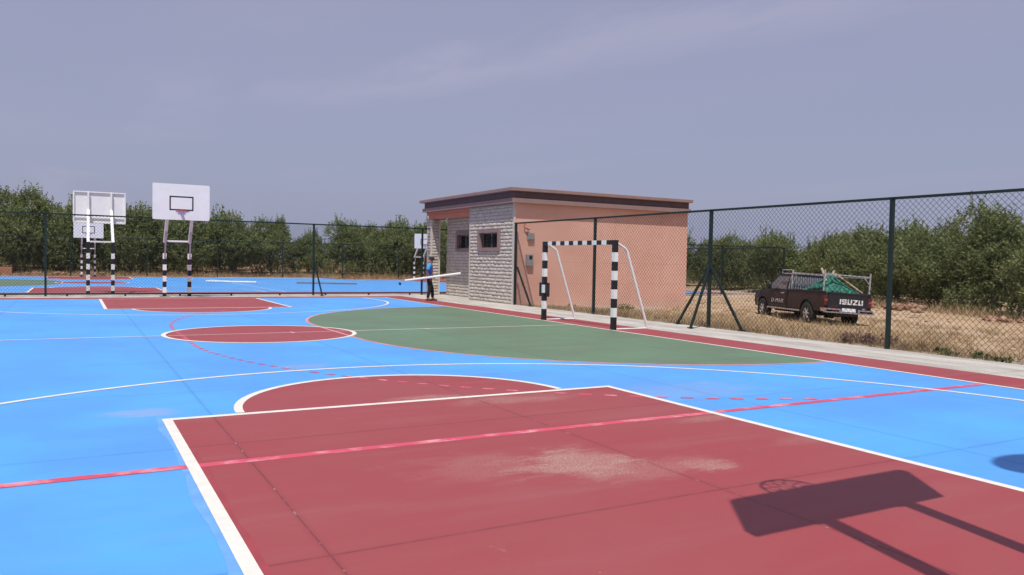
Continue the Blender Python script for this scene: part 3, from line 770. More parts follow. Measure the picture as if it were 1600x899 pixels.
for x, y in ((-.06,-.105), (.11,.10)):
    q = MB(); q.path([(x-.07, y, .045), (x+.02, y, .05), (x+.12, y, .04), (x+.19, y, .03)], [.028,.038,.034,.022], 10); q.build('shoe', M['shoe'], pe, True)
q = MB(); q.lathe([(.092,0),(.098,.03),(.088,.075),(.05,.108),(.01,.115)], lambda a, b, c: (.075+a*1.08, b*.9, 1.565+c), 14)
q.add([(.13,-.075,1.575),(.13,.075,1.575),(.25,.045,1.555),(.25,-.045,1.555),(.13,-.075,1.59),(.13,.075,1.59),(.25,.045,1.566),(.25,-.045,1.566)], [(0,1,2,3),(4,5,6,7),(0,1,5,4),(1,2,6,5),(2,3,7,6),(3,0,4,7)])
q.build('cap', M['cap'], pe, True)
# the pipe he carries
d = Vector((math.cos(R(-33)), math.sin(R(-33)), 0)); c = Vector((8.40, 11.1, 0)) + Vector((math.sin(R(-29)), -math.cos(R(-29)), 0))*.25
m = MB(); m.path([c - d*.90 + Vector((0,0,.745)), c + d*1.20 + Vector((0,0,1.06))], [.040,.046], 14)
tag(m.build('white_pipe', M['pvc'], smooth=False), 'long white pipe held at the hip by the man in the blue shirt', 'pipe')

# ------------------------------------------------------------------ things lying on the far court
m = MB(); m.tube((3.8, 35.2, z2(35)+.07), (5.0, 34.4, z2(34.4)+.07), .06, 10); tag(m.build('white_pipe', M['pvc']), 'short white pipe lying on the far blue court, left one of two', 'pipe', 'pipes on the far court')
m = MB(); m.tube((4.7, 34.3, z2(34)+.06), (6.45, 33.3, z2(33)+.06), .06, 10); tag(m.build('white_pipe', M['pvc']), 'longer white pipe lying on the far blue court, right one of two', 'pipe', 'pipes on the far court')
m = MB(); m.beam((8.8, 32.9, z2(33)+.05), (12.1, 31.2, z2(31)+.05), .12, .08); tag(m.build('wooden_board', M['brownwood']), 'long brown board lying flat on the far blue court', 'board')
bm = bmesh.new(); bmesh.ops.create_icosphere(bm, subdivisions=3, radius=.09)
m = MB(); m.addbm(bm); m.v = [(x+14.7, y+30.5, z+z2(30.5)+.09) for x, y, z in m.v]; tag(m.build('ball', M['black'], smooth=True), 'small black ball lying on the far blue court', 'ball')
m = MB(); m.box(-17, -7.35, 52.3, 53.6, -.5, .40)
tag(m.build('block_wall', M['terracotta']), 'low terracotta block wall at the left edge before the olive trees', 'wall')

# ------------------------------------------------------------------ pickup truck
tk = thing('pickup_truck', 'dark maroon pickup with ladder rack parked on the dry grass', 'pickup truck', (18.19, .29, -.36))
def Fr(q): return q
tk.rotation_mode = 'QUATERNION'
hd, rl, pt = R(20.04), R(3.4), R(-.39)
F = Vector((math.sin(hd)*math.cos(pt), math.cos(hd)*math.cos(pt), math.sin(pt))); Lf = Vector((-math.cos(hd), math.sin(hd), 0)); U = F.cross(Lf)
L2 = Lf*math.cos(rl)+U*math.sin(rl); U2 = F.cross(L2)
tk.rotation_quaternion = Matrix((F, L2, U2)).transposed().to_quaternion()
# local: x forward from the rear bumper, y left, z up
def archpoly(x0, x1, zt0, zt1, zb, cx, r, front=None):
    pts = [(x0, zb), (x0, zt0), (x1, zt1), (x1, zb)]
    arcp = [(cx + r*math.cos(R(a)), .36 + r*math.sin(R(a))) for a in range(0, 181, 15)]
    arcp = [(x, max(z, zb)) for x, z in arcp]
    return pts + arcp
def yprof(z): return .80 + .045*math.sin(max(0, min(1, (z-.42)/.68))*math.pi)
def sidepanel(poly, sgn, inner, mt, name, par=tk, zcut=(.62, .80, .95)):
    bm = bmesh.new(); f = bm.faces.new([bm.verts.new((x, 0, z)) for x, z in poly])
    for zc in zcut:
        bmesh.ops.bisect_plane(bm, geom=list(bm.verts)+list(bm.edges)+list(bm.faces), plane_co=(0,0,zc), plane_no=(0,0,1))
    for xc in frange(poly[0][0]+.4, 4.9, .4):
        bmesh.ops.bisect_plane(bm, geom=list(bm.verts)+list(bm.edges)+list(bm.faces), plane_co=(xc,0,0), plane_no=(1,0,0))
    bmesh.ops.triangulate(bm, faces=bm.faces)
    for v in bm.verts: v.co.y = sgn*(yprof(v.co.z) - (.10*sstep(4.3, 4.95, v.co.x)))
    r = bmesh.ops.extrude_face_region(bm, geom=list(bm.faces))
    for v in [e for e in r['geom'] if isinstance(e, bmesh.types.BMVert)]: v.co.y -= sgn*inner
    m = MB(); m.addbm(bm); return m.build(name, mt, par)
# load bed
bed = None
m = MB(); m.box(.10, 2.30, -.73, .73, .52, .60); m.box(2.22, 2.32, -.76, .76, .5, 1.10); m.box(.3, 2.2, -.73, -.70, .60, 1.05)
bed = m.build('cargo_bed', M['truck'], tk)
for sgn in (1, -1):
    sidepanel(archpoly(.06, 2.31, 1.08, 1.09, .47, 1.07, .45), sgn, .07, M['truckside'], 'bed_side', bed)
    m = MB(); m.bbox(.05, 2.31, sgn*.80-.045, sgn*.80+.045, 1.075, 1.115, .012); m.build('rail_cap', M['black'], bed)
# lower cab, fenders and bonnet
cab = MB()
cab.box(2.38, 4.75, -.74, .74, .42, .60); cab.box(4.72, 4.90, -.70, .70, .45, .80)
bonnet = [(3.60, 1.06), (4.10, 1.05), (4.55, 1.00), (4.85, .90), (4.92, .78), (4.92, .45), (3.60, .45)]
cab.prism(bonnet, lambda u, v, t: (u, t*(1-.12*sstep(4.3, 4.95, u)), v), -.70, .70)
body = cab.build('body', M['truck'], tk)
for sgn in (1, -1):
    poly = [(2.36, .44), (2.36, 1.06), (3.50, 1.07), (4.10, 1.06), (4.55, 1.00), (4.86, .88), (4.92, .75), (4.92, .44)]
    ar = [(4.10 + .43*math.cos(R(a)), max(.44, .36 + .43*math.sin(R(a)))) for a in range(0, 181, 15)]
    sidepanel(poly+ar, sgn, .06, M['truck'], 'fender', body)
    m = MB(); m.box(2.44, 3.50, sgn*.846-.006, sgn*.846+.006, .55, .56); m.box(2.44, 2.452, sgn*.843-.006, sgn*.843+.006, .56, 1.04); m.box(3.488, 3.5, sgn*.843-.006, sgn*.843+.006, .56, 1.04)
    dr = m.build('door', M['black'], tk)
    m = MB(); m.bbox(2.55, 2.76, sgn*.842-.02, sgn*.842+.02, .94, .985, .008); m.build('handle', M['chrome'], dr)
    m = MB(); m.bbox(3.42, 3.58, sgn*.95-.09, sgn*.95+.09, 1.08, 1.26, .04); m.build('mirror', M['black'], tk)
    m = MB(); m.tube((2.35-.9, sgn*.84, .42), (3.68, sgn*.84, .42), .028, 8); m.build('side_step', M['chrome'], tk)
# greenhouse: roof skin plus windows
def gh(u, v, t):
    k = (v-1.06)/.60; return (u, t*(.79-.19*k), v)
m = MB()
m.prism([(2.38,1.06),(2.48,1.60),(2.56,1.655),(3.05,1.665),(3.40,1.63),(4.05,1.06)], gh, -1, 1)
gr = m.build('cab_roof', M['truck'], tk)
for sgn in (1, -1):
    m = MB(); m.prism([(2.56,1.10),(2.62,1.55),(3.34,1.56),(3.80,1.16),(3.80,1.10)], gh, sgn*.985, sgn*1.012); m.build('window', M['carglass'], gr)
m = MB(); m.add([gh(2.375+.002*i, v, t) for v, t, i in ((1.14,-.80,0),(1.14,.80,0))] + [gh(2.462, 1.56, .82), gh(2.462, 1.56, -.82)], [(0,1,2,3)])
m.v = [(x-.012, y, z) for x, y, z in m.v]; m.build('rear_window', M['carglass'], gr)
m = MB(); m.add([gh(4.03, 1.09, -.9), gh(4.03, 1.09, .9), gh(3.43, 1.615, .88), gh(3.43, 1.615, -.88)], [(0,1,2,3)]); m.v = [(x+.015, y, z+.012) for x, y, z in m.v]; m.build('windscreen', M['carglass'], gr)
# tailgate with lettering
m = MB(); m.bbox(.02, .09, -.70, .70, .55, 1.075, .015); m.bbox(.0, .05, -.70, .70, 1.05, 1.10, .012)
tg = m.build('tailgate', M['tailgate'], tk)
def letters(mb, word, y0, z0, h, w, gap, t, x):
    """strokes on the tailgate, read from behind (to the right is -y)"""
    def st(a, b, c, d): mb.box(x-.008, x, y0-b, y0-a, z0+c, z0+d)
    for ch in word:
        o = mb_pos[0]
        if ch == 'I': st(o, o+t*1.25, 0, h); mb_pos[0] += t*1.25+gap; continue
        if ch == 'S':
            st(o, o+w, 0, t); st(o, o+w, h-t, h); st(o, o+w, h/2-t/2, h/2+t/2); st(o, o+t, h/2+t/2+.0005, h-t-.0005); st(o+w-t, o+w, t+.0005, h/2-t/2-.0005)
        if ch == 'U':
            st(o, o+w, 0, t); st(o, o+t*1.2, t+.0005, h); st(o+w-t*1.2, o+w, t+.0005, h)
        if ch == 'Z':
            st(o, o+w, 0, t); st(o, o+w, h-t, h)
            mb.add([(x-q, y0-(o+a), z0+b) for q in (.008, .0) for a, b in ((.005, t+.0005), (t*1.5, t+.0005), (w-.005, h-t-.0005), (w-t*1.5, h-t-.0005))], [(0,1,2,3),(4,5,6,7),(0,1,5,4),(1,2,6,5),(2,3,7,6),(3,0,4,7)])
        mb_pos[0] += w+gap
mb_pos = [0]; m = MB(); letters(m, 'ISUZU', .30, .73, .165, .155, .035, .038, .018); m.build('lettering', M['letter'], tg)
m = MB(); m.bbox(.012, .02, .36, .58, .655, .68, .002); m.build('badge', M['redlamp'], tg)
m = MB(); m.bbox(.01, .02, -.60, -.50, .60, .64, .003); m.build('handle', M['chrome'], tg)
# rear bumper: two chrome ends and a step bar, plate between
m = MB()
m.bbox(-.12, .06, -.82, .82, .44, .485, .012)
for s in (1, -1): m.bbox(-.10, .05, min(s*.30, s*.84), max(s*.30, s*.84), .54, .585, .012); m.bbox(-.10, .04, min(s*.30, s*.36), max(s*.30, s*.36), .486, .54, .01); m.bbox(-.09, .2, min(s*.80, s*.845), max(s*.80, s*.845), .47, .58, .01)
bu = m.build('bumper', M['chrome'], tk)
m = MB(); m.bbox(-.03, .05, -.30, .30, .49, .62, .01); m.build('step_pad', M['black'], bu)
m = MB(); m.box(-.05, -.035, -.24, .24, .50, .61); lp = m.build('licence_plate', M['letter'], tk)
for s in (1, -1):
    m = MB(); m.bbox(.03, .14, min(s*.705, s*.835), max(s*.705, s*.835), .66, .98, .02); tl = m.build('tail_light', M['redlamp'], tk)
    m = MB(); m.bbox(.022, .05, min(s*.715, s*.825), max(s*.715, s*.825), .80, .87, .006); m.build('indicator', M['amber'], tl)
    m = MB(); m.bbox(-.11, -.095, min(s*.45, s*.62), max(s*.45, s*.62), .495, .53, .004); m.build('reflector', M['redlamp'], bu)
m = MB(); m.tube((.5, 0, .38), (4.6, 0, .38), .09, 8); m.box(.3, 4.5, .38, .46, .36, .48); m.box(.3, 4.5, -.46, -.38, .36, .48); m.tube((1.05, -.72, .36), (1.05, .72, .36), .06, 10); m.tube((1.05, 0, .24), (1.05, 0, .46), .16, 10); m.bbox(.15, .9, -.35, .35, .34, .45, .03)
m.build('chassis', M['black'], tk)
# wheels
tyre = [(.20,-.105),(.30,-.115),(.345,-.10),(.36,-.06),(.36,.06),(.345,.10),(.30,.115),(.20,.105)]
w0 = None
for x, s in ((1.05, 1), (4.10, 1), (1.05, -1), (4.10, -1)):
    e = bpy.data.objects.new('wheel', None); COL.objects.link(e); e.parent = tk; e.location = (x, s*.735, .355); e.rotation_euler = (0, 0, 0 if s > 0 else math.pi)
    if w0 is None:
        m = MB(); m.lathe(tyre, lambda a, b, c: (a, c, b), 28, caps=False); t1 = m.build('tyre', M['rubber'], e, True)
        m = MB(); m.lathe([(.205,-.05),(.205,.08),(.19,.092),(.185,.07),(.185,-.05)], lambda a, b, c: (a, c, b), 24, caps=False)
        for k in range(6):
            t = R(60*k); m.beam((.04*math.cos(t), .085, .04*math.sin(t)), (.195*math.cos(t), .08, .195*math.sin(t)), .05, .03, up=(0,1,0))
        m.lathe([(.06,.05),(.06,.10),(.03,.108)], lambda a, b, c: (a, c, b), 12)
        m.lathe([(.18,.0),(.18,.02)], lambda a, b, c: (a, c, b), 20, 1)
        r1 = m.build('rim', [M['rimgrey'], M['black']], e); w0 = e
    else:
        for src in (t1, r1):
            q = src.copy(); COL.objects.link(q); q.parent = e
# ladder rack
m = MB(); zt = 1.63
for x, y, h in ((.17, .80, 1.80), (2.15, .80, 1.78), (.17, -.80, 1.78), (2.15, -.80, 1.74)): m.beam((x, y, 1.10), (x, y, h), .038, .038, up=(1,0,0))
m.beam((.17, .80, zt), (2.75, .80, zt+.02), .035, .035); m.beam((.17, -.80, zt), (2.75, -.80, zt+.02), .035, .035)
m.beam((.17, -.78, zt+.03), (.17, .78, zt+.03), .035, .035); m.beam((2.15, -.78, zt+.05), (2.15, .78, zt+.05), .035, .035)
m.path([(2.2, .80, 1.77), (2.85, .80, 1.77), (2.85, .80, 1.645)], .018, 6); m.path([(2.2, -.80, 1.77), (2.85, -.80, 1.77), (2.85, -.80, 1.645)], .018, 6)
m.beam((.17, -.78, 1.42), (.17, -.58, zt), .03, .03); m.beam((2.14, .80, 1.15), (1.9, .80, zt), .03, .03)
m.build('ladder_rack', M['galv'], tk)
m = MB(); m.path([(2.36, .78, 1.10), (2.43, .70, 1.5), (2.46, .62, 1.66), (2.46, -.62, 1.66), (2.43, -.70, 1.5), (2.36, -.78, 1.10)], .025, 8); m.build('roll_bar', M['chrome'], tk)
m = MB()
for k in range(15): m.tube((2.325, -.66+.094*k, 1.12), (2.39, -.60+.0857*k, 1.58), .007, 5)
m.build('window_guard', M['galv'], tk)
# door lettering: D-MAX
cu = bpy.data.curves.new('lettering', 'FONT'); cu.body = 'D-MAX'; cu.size = .19; cu.extrude = .003; cu.align_x = 'CENTER'; cu.space_character = 1.1
cu.materials.append(M['greynet'])
lt = bpy.data.objects.new('lettering', cu); COL.objects.link(lt)
dg = C.evaluated_depsgraph_get(); lm = bpy.data.meshes.new_from_object(lt.evaluated_get(dg)); bpy.data.objects.remove(lt)
lt = bpy.data.objects.new('lettering', lm); COL.objects.link(lt); lt.parent = tk
lt.matrix_local = Matrix.Translation((2.98, .855, .62)) @ Matrix(((-1.35,0,0,0),(0,0,1,0),(0,1,0,0),(0,0,0,1)))
TM = Matrix.Translation(Vector((18.19, .29, -.36))) @ tk.rotation_quaternion.to_matrix().to_4x4()
def on_truck(m): m.v = [tuple(TM @ Vector(v)) for v in m.v]; return m
# net heap
m = MB(); n = 34; vs = []; K = 16
for i in range(n+1):
    for j in range(K+1):
        u = i/n; v = j/K; x = .14+2.0*u; y = -.70+1.40*v
        peak = max(0, 1-abs(x-.45)/(1.75 if x > .45 else .40))*max(0, 1-abs(y-.42)/(.40 if y > .42 else 1.15))**.9
        z = 1.02 + .06*noise.noise(Vector((x*3, y*3, 1))) + .66*peak + .05*noise.noise(Vector((x*7, y*7, 4)))*(.4+peak)
        vs.append((x, y, z))
m.add(vs, [(i*(K+1)+j, (i+1)*(K+1)+j, (i+1)*(K+1)+j+1, i*(K+1)+j+1) for i in range(n) for j in range(K)])
b0 = len(m.v); edge = [j for j in range(K+1)] + [(i*(K+1)+K) for i in range(1, n+1)] + [n*(K+1)+j for j in range(K-1, -1, -1)] + [i*(K+1) for i in range(n-1, 0, -1)]
m.v += [(m.v[e][0], m.v[e][1], .62) for e in edge]
for k in range(len(edge)): k2 = (k+1) % len(edge); m.f.append([edge[k], edge[k2], b0+k2, b0+k]); m.m.append(0)
tag(on_truck(m).build('netting_heap', M['netgreen'], smooth=False), 'heap of teal green netting piled in the bed of the pickup', 'netting')
for i, (a, b, w, lab) in enumerate((((.45, .56, 1.45), (.62, .66, 1.86), .07, 'pale plank end sticking up out of the netting, left one'),
                   ((.45, .40, 1.48), (.50, .28, 1.80), .06, 'pale plank end sticking up out of the netting, right one'),
                   ((.16, -.55, 1.14), (.32, .34, 1.70), .05, 'pale batten sloping down the right side of the netting heap'))):
    m = MB(); m.beam(a, b, w, .04); tag(on_truck(m).build('wooden_plank', M['wood']), lab, 'plank', 'planks in the pickup bed')

# ------------------------------------------------------------------ olive trees
def olive(seed, H, W):
    rr = random.Random(seed); tr = MB()
    nst = rr.choice((1, 2, 2)); tips = []
    for s in range(nst):
        a0 = rr.uniform(0, 6.28); base = Vector((.18*math.cos(a0)*(nst > 1), .18*math.sin(a0)*(nst > 1), -.35)); p = base; pts = [p]
        for k in range(4):
            p = p + Vector((rr.uniform(-.16,.16)+.12*math.cos(a0), rr.uniform(-.16,.16)+.12*math.sin(a0), .35)); pts.append(p)
        tr.path(pts, [.19,.15,.13,.12,.10], 8)
        for l in range(4):
            a = a0+rr.uniform(-1.7, 1.7); q = pts[rr.choice((2,3,4,4))]; pl = [q]
            for k in range(5):
                q = q + Vector((math.cos(a)*W*.055*rr.uniform(.6,1.3), math.sin(a)*W*.055*rr.uniform(.6,1.3), H*.075*rr.uniform(.6,1.2))); a += rr.uniform(-.5,.5); pl.append(q)
            tr.path(pl, [.085,.065,.05,.038,.026,.014], 6); tips += pl[2:]
    lobes = []
    for k in range(rr.randint(9, 12)):
        a = rr.uniform(0, 6.28); d = W*.36*math.sqrt(rr.random())
        zc = H*rr.uniform(.28, .80); f = 1-.45*max(0, (zc/H-.45)/.4)
        lobes.append((Vector((d*f*math.cos(a), d*f*math.sin(a), zc)), Vector((W*rr.uniform(.16,.25), W*rr.uniform(.16,.25), H*rr.uniform(.13,.20)))))
    lobes.append((Vector((0,0,H*.45)), Vector((W*.27, W*.27, H*.26))))
    lf = MB(); V = lf.v; Fc = lf.f
    def leaf(p, d, L, w):
        sd = d.cross(Vector((rr.uniform(-1,1), rr.uniform(-1,1), rr.uniform(-1,1))))
        if sd.length < 1e-3: return
        sd.normalize(); o = len(V); mid = p+d*L*.5
        V.extend(((p.x,p.y,p.z), tuple(mid+sd*w), tuple(p+d*L), tuple(mid-sd*w))); Fc.append([o,o+1,o+2,o+3])
    def shoot(p, d, L, n, lw=1):
        for i in range(n):
            t = i/n; q = p+d*L*t
            e = (d*.55+Vector((rr.gauss(0,.6), rr.gauss(0,.6), rr.gauss(.1,.5)))).normalized()
            leaf(q, e, rr.uniform(.10,.20)*lw, rr.uniform(.021,.040)*lw)
    nsh = 3200
    for i in range(nsh):
        c, r = rr.choice(lobes)
        v = Vector((rr.gauss(0,1), rr.gauss(0,1), rr.gauss(.15,1))).normalized(); rad = rr.uniform(.45, 1.0)**.6
        p = c + Vector((v.x*r.x, v.y*r.y, v.z*r.z))*rad
        if p.z < .25: continue
        d = (v*.7+Vector((rr.gauss(0,.4), rr.gauss(0,.4), .45))).normalized()
        shoot(p, d, rr.uniform(.28,.6), 10)
    tops = sorted(lobes, key=lambda l: -(l[0].z+l[1].z))[:6]
    for i in range(95):                                           # upright water shoots breaking the outline
        c, r = rr.choice(tops); a = rr.uniform(0, 6.28); k = math.sqrt(rr.random())*.85
        p = c+Vector((r.x*k*math.cos(a), r.y*k*math.sin(a), r.z*math.sqrt(max(0, 1-k*k))*.9))
        shoot(p, Vector((rr.gauss(0,.16), rr.gauss(0,.16), 1)).normalized(), rr.uniform(.4,1.15), 26, 1.05)
    for i in range(90 if seed == 6 else 420):                                          # low skirt and suckers
        a = rr.uniform(0, 6.28); d = W*.46*math.sqrt(rr.random()); p = Vector((d*math.cos(a), d*math.sin(a), rr.uniform(.05, 1.3)))
        shoot(p, Vector((rr.gauss(0,.4), rr.gauss(0,.4), 1)).normalized(), rr.uniform(.3,.7), 10)
    lf.m = [0]*len(Fc)
    return tr, lf
variants = []
for s, H, W in ((1, 4.8, 5.2), (2, 5.0, 4.8), (3, 4.4, 5.6), (4, 5.4, 5.0), (5, 4.6, 5.0), (6, 4.2, 5.4)):
    tr, lf = olive(s, H, W)
    root = thing('olive_tree', 'tmp', 'tree'); tr.build('trunk', M['bark'], root, True); lf.build('crown', M['leaf'], root, fix=False)
    variants.append([root, False])
def plant(k, x, y, sc, rz, label, group, dz=0, sz=1):
    root, used = variants[k]
    o = copy_tree(root) if used else root; variants[k][1] = True
    o.location = (x, y, tz(x, y)+dz); o.rotation_euler = (0, 0, rz); o.scale = (sc, sc, sc*sz); tag(o, label, 'tree', group)
G1, G2 = 'olive trees behind the far fence', 'olive trees behind the pickup'
REAR = [  # x, y, scale, label
 (-15.5, 55.5, 1.26, 'olive tree behind the low terracotta wall at the far left edge'),
 (-10.8, 54.8, 1.13, 'tall rounded olive tree in the left corner of the grove'),
 (-6.9, 55.6, 1.25, 'tallest olive tree, just left of the backboard seen from behind'),
 (-3.0, 56.0, 1.26, 'olive tree directly behind the two backboards beyond the fence'),
 (1.0, 55.2, 1.27, 'olive tree between the two left hoops'),
 (4.6, 55.8, 1.2, 'olive tree right behind the nearest facing backboard'),
 (8.3, 54.6, 1.22, 'olive tree with pale leaning trunk right of the facing backboard'),
 (12.3, 55.4, 0.97, 'dense olive tree left of the gap in the grove near the braced post'),
 (18.4, 54.0, 0.95, 'broad dark olive tree just right of the gap in the grove'),
 (22.6, 54.8, 1.2, 'olive tree behind the half hidden backboard left of the pillar'),
 (26.8, 54.6, 1.28, 'olive tree seen through the porch opening of the pavilion'),
]
for i, (x, y, s, lab) in enumerate(REAR): plant([0,3,1,4,0,2,5,1,3,4,2][i], x, y, s, i*1.3, lab, G1, -.1)
k = 0
for row, (yy, off) in enumerate(((60.5, 0), (66, 2))):
    for i in range(12):
        x = -19+off+4.6*i
        if (12.5 < x < 19 and row == 0) or (13 < x < 21 and row == 1): continue
        plant(k % 6, x, yy+rnd.uniform(-.8,.8), (.92 if x > 6 else 1.02)+rnd.uniform(-.05,.05), k*2.1, 'olive tree deep in the grove behind the far fence, crown showing between the front ones', G1+', deeper rows'); k += 1
plant(4, 15.8, 56.0, .86, .4, 'low olive tree filling the gap in the grove beside the braced post', G1)
RIGHT = [
 (31.2, -9.5, .91, 1.0, 'olive tree standing outermost on the right, past the picture edge'),
 (29.4, -4.2, .88, 1.0, 'olive tree cut by the right picture edge'),
 (30.6, 2.7, .86, 1.0, 'tallest pointed olive tree right of the last fence post'),
 (31.4, 5.8, .84, 1.0, 'olive tree just right of the last fence post behind the stones'),
 (32.6, 8.6, .92, 1.0, 'olive tree beyond the right end of the pickup'),
 (35.6, 12.4, .86, 1.0, 'olive tree behind the tailgate of the pickup'),
 (38.6, 16.8, .75, 1.0, 'olive tree behind the cab of the pickup'),
 (38.9, 22.0, .93, 1.0, 'olive tree behind the fence corner left of the pickup'),
 (39.2, 27.2, .75, 1.0, 'olive tree behind the fence just right of the tripod braced post'),
 (39.0, 33.0, 1.0, 1.0, 'olive tree next to the right corner of the peach building'),
 (29.9, -.9, .92, 1.0, 'dense low olive tree at the right picture edge, right of the tallest one'),
]
for i, (x, y, s, sz, lab) in enumerate(RIGHT): plant([2,0,3,5,2,4,1,0,3,5,2][i], x, y, s, i*1.7+.5, lab, G2, -.1, sz)
for X, y0 in ((37.0, -9), (41.8, -4), (46.5, 2)):
    for i in range(9):
        y = y0+5.0*i
        if X < 40 and y > 8: break
        plant(k % 6, X+rnd.uniform(-.6,.6), y+rnd.uniform(-.8,.8), .76+rnd.uniform(-.08,.08), k*1.1, 'olive tree deep in the grove behind the pickup, only its crown showing', G2+', deeper rows'); k += 1
for v in variants:
    assert v[1]

# ------------------------------------------------------------------ dry grass, weeds, stones
def blade(mb, x, y, z, h, a, w, lean):
    dx, dy = math.cos(a), math.sin(a); sx, sy = -dy*w, dx*w
    mb.add([(x-sx, y-sy, z), (x+sx, y+sy, z), (x+dx*lean*.5+sx*.6, y+dy*lean*.5+sy*.6, z+h*.6), (x+dx*lean*.5-sx*.6, y+dy*lean*.5-sy*.6, z+h*.6), (x+dx*lean, y+dy*lean, z+h)], [(0,1,2,3), (3,2,4)])
gm = MB(); rr = random.Random(21)
for i in range(15000):
    x = 10.62 + 19.5*rr.random()**1.35; y = rr.uniform(-13, 13.5)
    if x < 18.7 and y > 8.05: continue
    dn = noise.noise(Vector((x*.45, y*.45, 7)))+.35*noise.noise(Vector((x*1.6, y*1.6, 2)))
    if dn < -.10 + .25*sstep(15, 24, x) + rr.uniform(-.15,.15): continue
    if x < 11.3 and y < -8.2: continue
    z = tz(x, y)-.01; hh = rr.uniform(.07,.22)*(1.15 if -4 < y < 5 and x < 18 else .75)
    for b in range(rr.randint(4, 7)):
        blade(gm, x+rr.gauss(0,.05), y+rr.gauss(0,.05), z, hh*rr.uniform(.6,1.2), rr.uniform(0,6.28), .005, hh*rr.uniform(.15,.9))
for i in range(420):                                              # tussocks
    x = 10.9+11*rr.random()**1.5; y = rr.uniform(-12, 7.6)
    if x < 11.3 and y < -8: continue
    z = tz(x, y)-.01; hh = rr.uniform(.12,.28)*(.6 if y > 4 else 1)
    for b in range(26): blade(gm, x+rr.gauss(0,.07), y+rr.gauss(0,.07), z, hh*rr.uniform(.5,1.2), rr.uniform(0,6.28), .006, hh*rr.uniform(.1,.8))
for i in range(700):
    y = rr.uniform(-13, 8); x = 10.47 + abs(rr.gauss(0,.10)) - .05; hh = rr.uniform(.03,.13)
    if noise.noise(Vector((y*.8, 3, 0))) < -.1: continue
    for b in range(4): blade(gm, x+rr.gauss(0,.04), y+rr.gauss(0,.06), -.03, hh*rr.uniform(.6,1.2)+.03, rr.uniform(0,6.28), .005, hh*rr.uniform(.4,1.2))
for i in range(2600):                                             # verge under the far fence
    x = rr.uniform(-20, 30); y = 50.4+3.2*rr.random()
    if x < -7 and y > 52: continue
    z = tz(x, y)-.02; hh = rr.uniform(.15,.5)
    for b in range(4): blade(gm, x+rr.gauss(0,.1), y+rr.gauss(0,.1), z, hh*rr.uniform(.6,1.2), rr.uniform(0,6.28), .014, hh*rr.uniform(.2,.9))
for i in range(1500):                                             # verge before the right-hand trees
    y = rr.uniform(-12, 12); x = 27.2+rr.uniform(0, 2.4)+max(0, y)*.22; z = tz(x, y)-.02; hh = rr.uniform(.15,.5)
    for b in range(4): blade(gm, x+rr.gauss(0,.1), y+rr.gauss(0,.1), z, hh*rr.uniform(.6,1.2), rr.uniform(0,6.28), .012, hh*rr.uniform(.2,.9))
tag(gm.build('dry_grass', M['straw'], fix=False), kind='stuff')
def weed(name, x, y, n, r, h, mt, label, cat, group=None):
    rr = random.Random(int(x*100+y*37)); m = MB(); m_m = m
    for i in range(n):
        a = rr.uniform(0, 6.28); d = r*math.sqrt(rr.random()); p = Vector((d*math.cos(a), d*math.sin(a), 0)); L = h*rr.uniform(.5,1)*(1-.5*d/r); dr = Vector((rr.gauss(0,.35), rr.gauss(0,.35), 1)).normalized()
        for k in range(7):
            q = p+dr*L*(k+.5)/7; e = Vector((rr.gauss(0,1), rr.gauss(0,1), rr.gauss(.3,.5))).normalized(); sd = e.cross(dr).normalized() if e.cross(dr).length > .01 else Vector((1,0,0))
            ll = rr.uniform(.04,.09); ww = ll*.35; m.add([q, q+e*ll*.5+sd*ww, q+e*ll, q+e*ll*.5-sd*ww], [(0,1,2,3)])
        m.add([p-Vector((.004,0,.03)), p+Vector((.004,0,-.03)), p+dr*L], [(0,1,2)])
    o = m.build(name, mt, fix=False); o.location = (x, y, tz(x, y)); return tag(o, label, cat, group)
weed('weed', 14.9, 7.55, 60, .38, .42, M['weed'], 'green weed growing at the foot of the peach wall', 'weed')
weed('weed', 12.7, 7.8, 14, .18, .2, M['weed'], 'small green weed by the peach wall left of the bigger one', 'weed')
for i, (x, y, r) in enumerate(((10.85, -7.55, .3), (10.95, -8.05, .32), (10.8, -8.5, .26), (11.2, -7.2, .2))):
    weed('weed', x, y, 26, r*.62, .12, M['weed'], 'low green weeds at the concrete edge right of the last fence post', 'weed', 'green weeds by the concrete edge')
weed('dry_weed', 11.5, -5.4, 120, .6, .38, M['vine'], 'tangled mauve brown dry weed left of the last fence post', 'weed')
rocks = []
for s in range(4):
    bm = bmesh.new(); bmesh.ops.create_icosphere(bm, subdivisions=2, radius=1)
    for v in bm.verts:
        n_ = noise.noise(v.co*1.3+Vector((s*7, 0, 0)))+.5*noise.noise(v.co*3+Vector((0, s*5, 0))); v.co *= 1+.38*n_; v.co.z *= .68
    me = bpy.data.meshes.new('stone'); bm.to_mesh(me); bm.free(); me.materials.append(M['rock']); rocks.append(me)
def stone(x, y, r, lab, grp, dz=0):
    o = bpy.data.objects.new('stone', rocks[rnd.randrange(4)]); COL.objects.link(o); o.location = (x, y, tz(x, y)+r*.3+dz); o.scale = (r*rnd.uniform(.8,1.4), r*rnd.uniform(.8,1.2), r)
    o.rotation_euler = (rnd.uniform(-.3,.3), rnd.uniform(-.3,.3), rnd.uniform(0,6.28)); tag(o, lab, 'stone', grp)
for i in range(26):
    t = rnd.random(); stone(27.6+rnd.uniform(-.5,.5)+.9*t, 4.0+4.2*t+rnd.uniform(-.4,.4), rnd.uniform(.10,.23), 'reddish stone in the long heap right of the pickup tailgate', 'stone heap beside the pickup', rnd.uniform(0,.15))
for i in range(11):
    stone(27.0+rnd.uniform(-.5,.5), .2+rnd.uniform(-.7,.7), rnd.uniform(.09,.21), 'pale reddish stone in the small heap before the right trees', 'small stone heap before the right trees', rnd.uniform(0,.08))
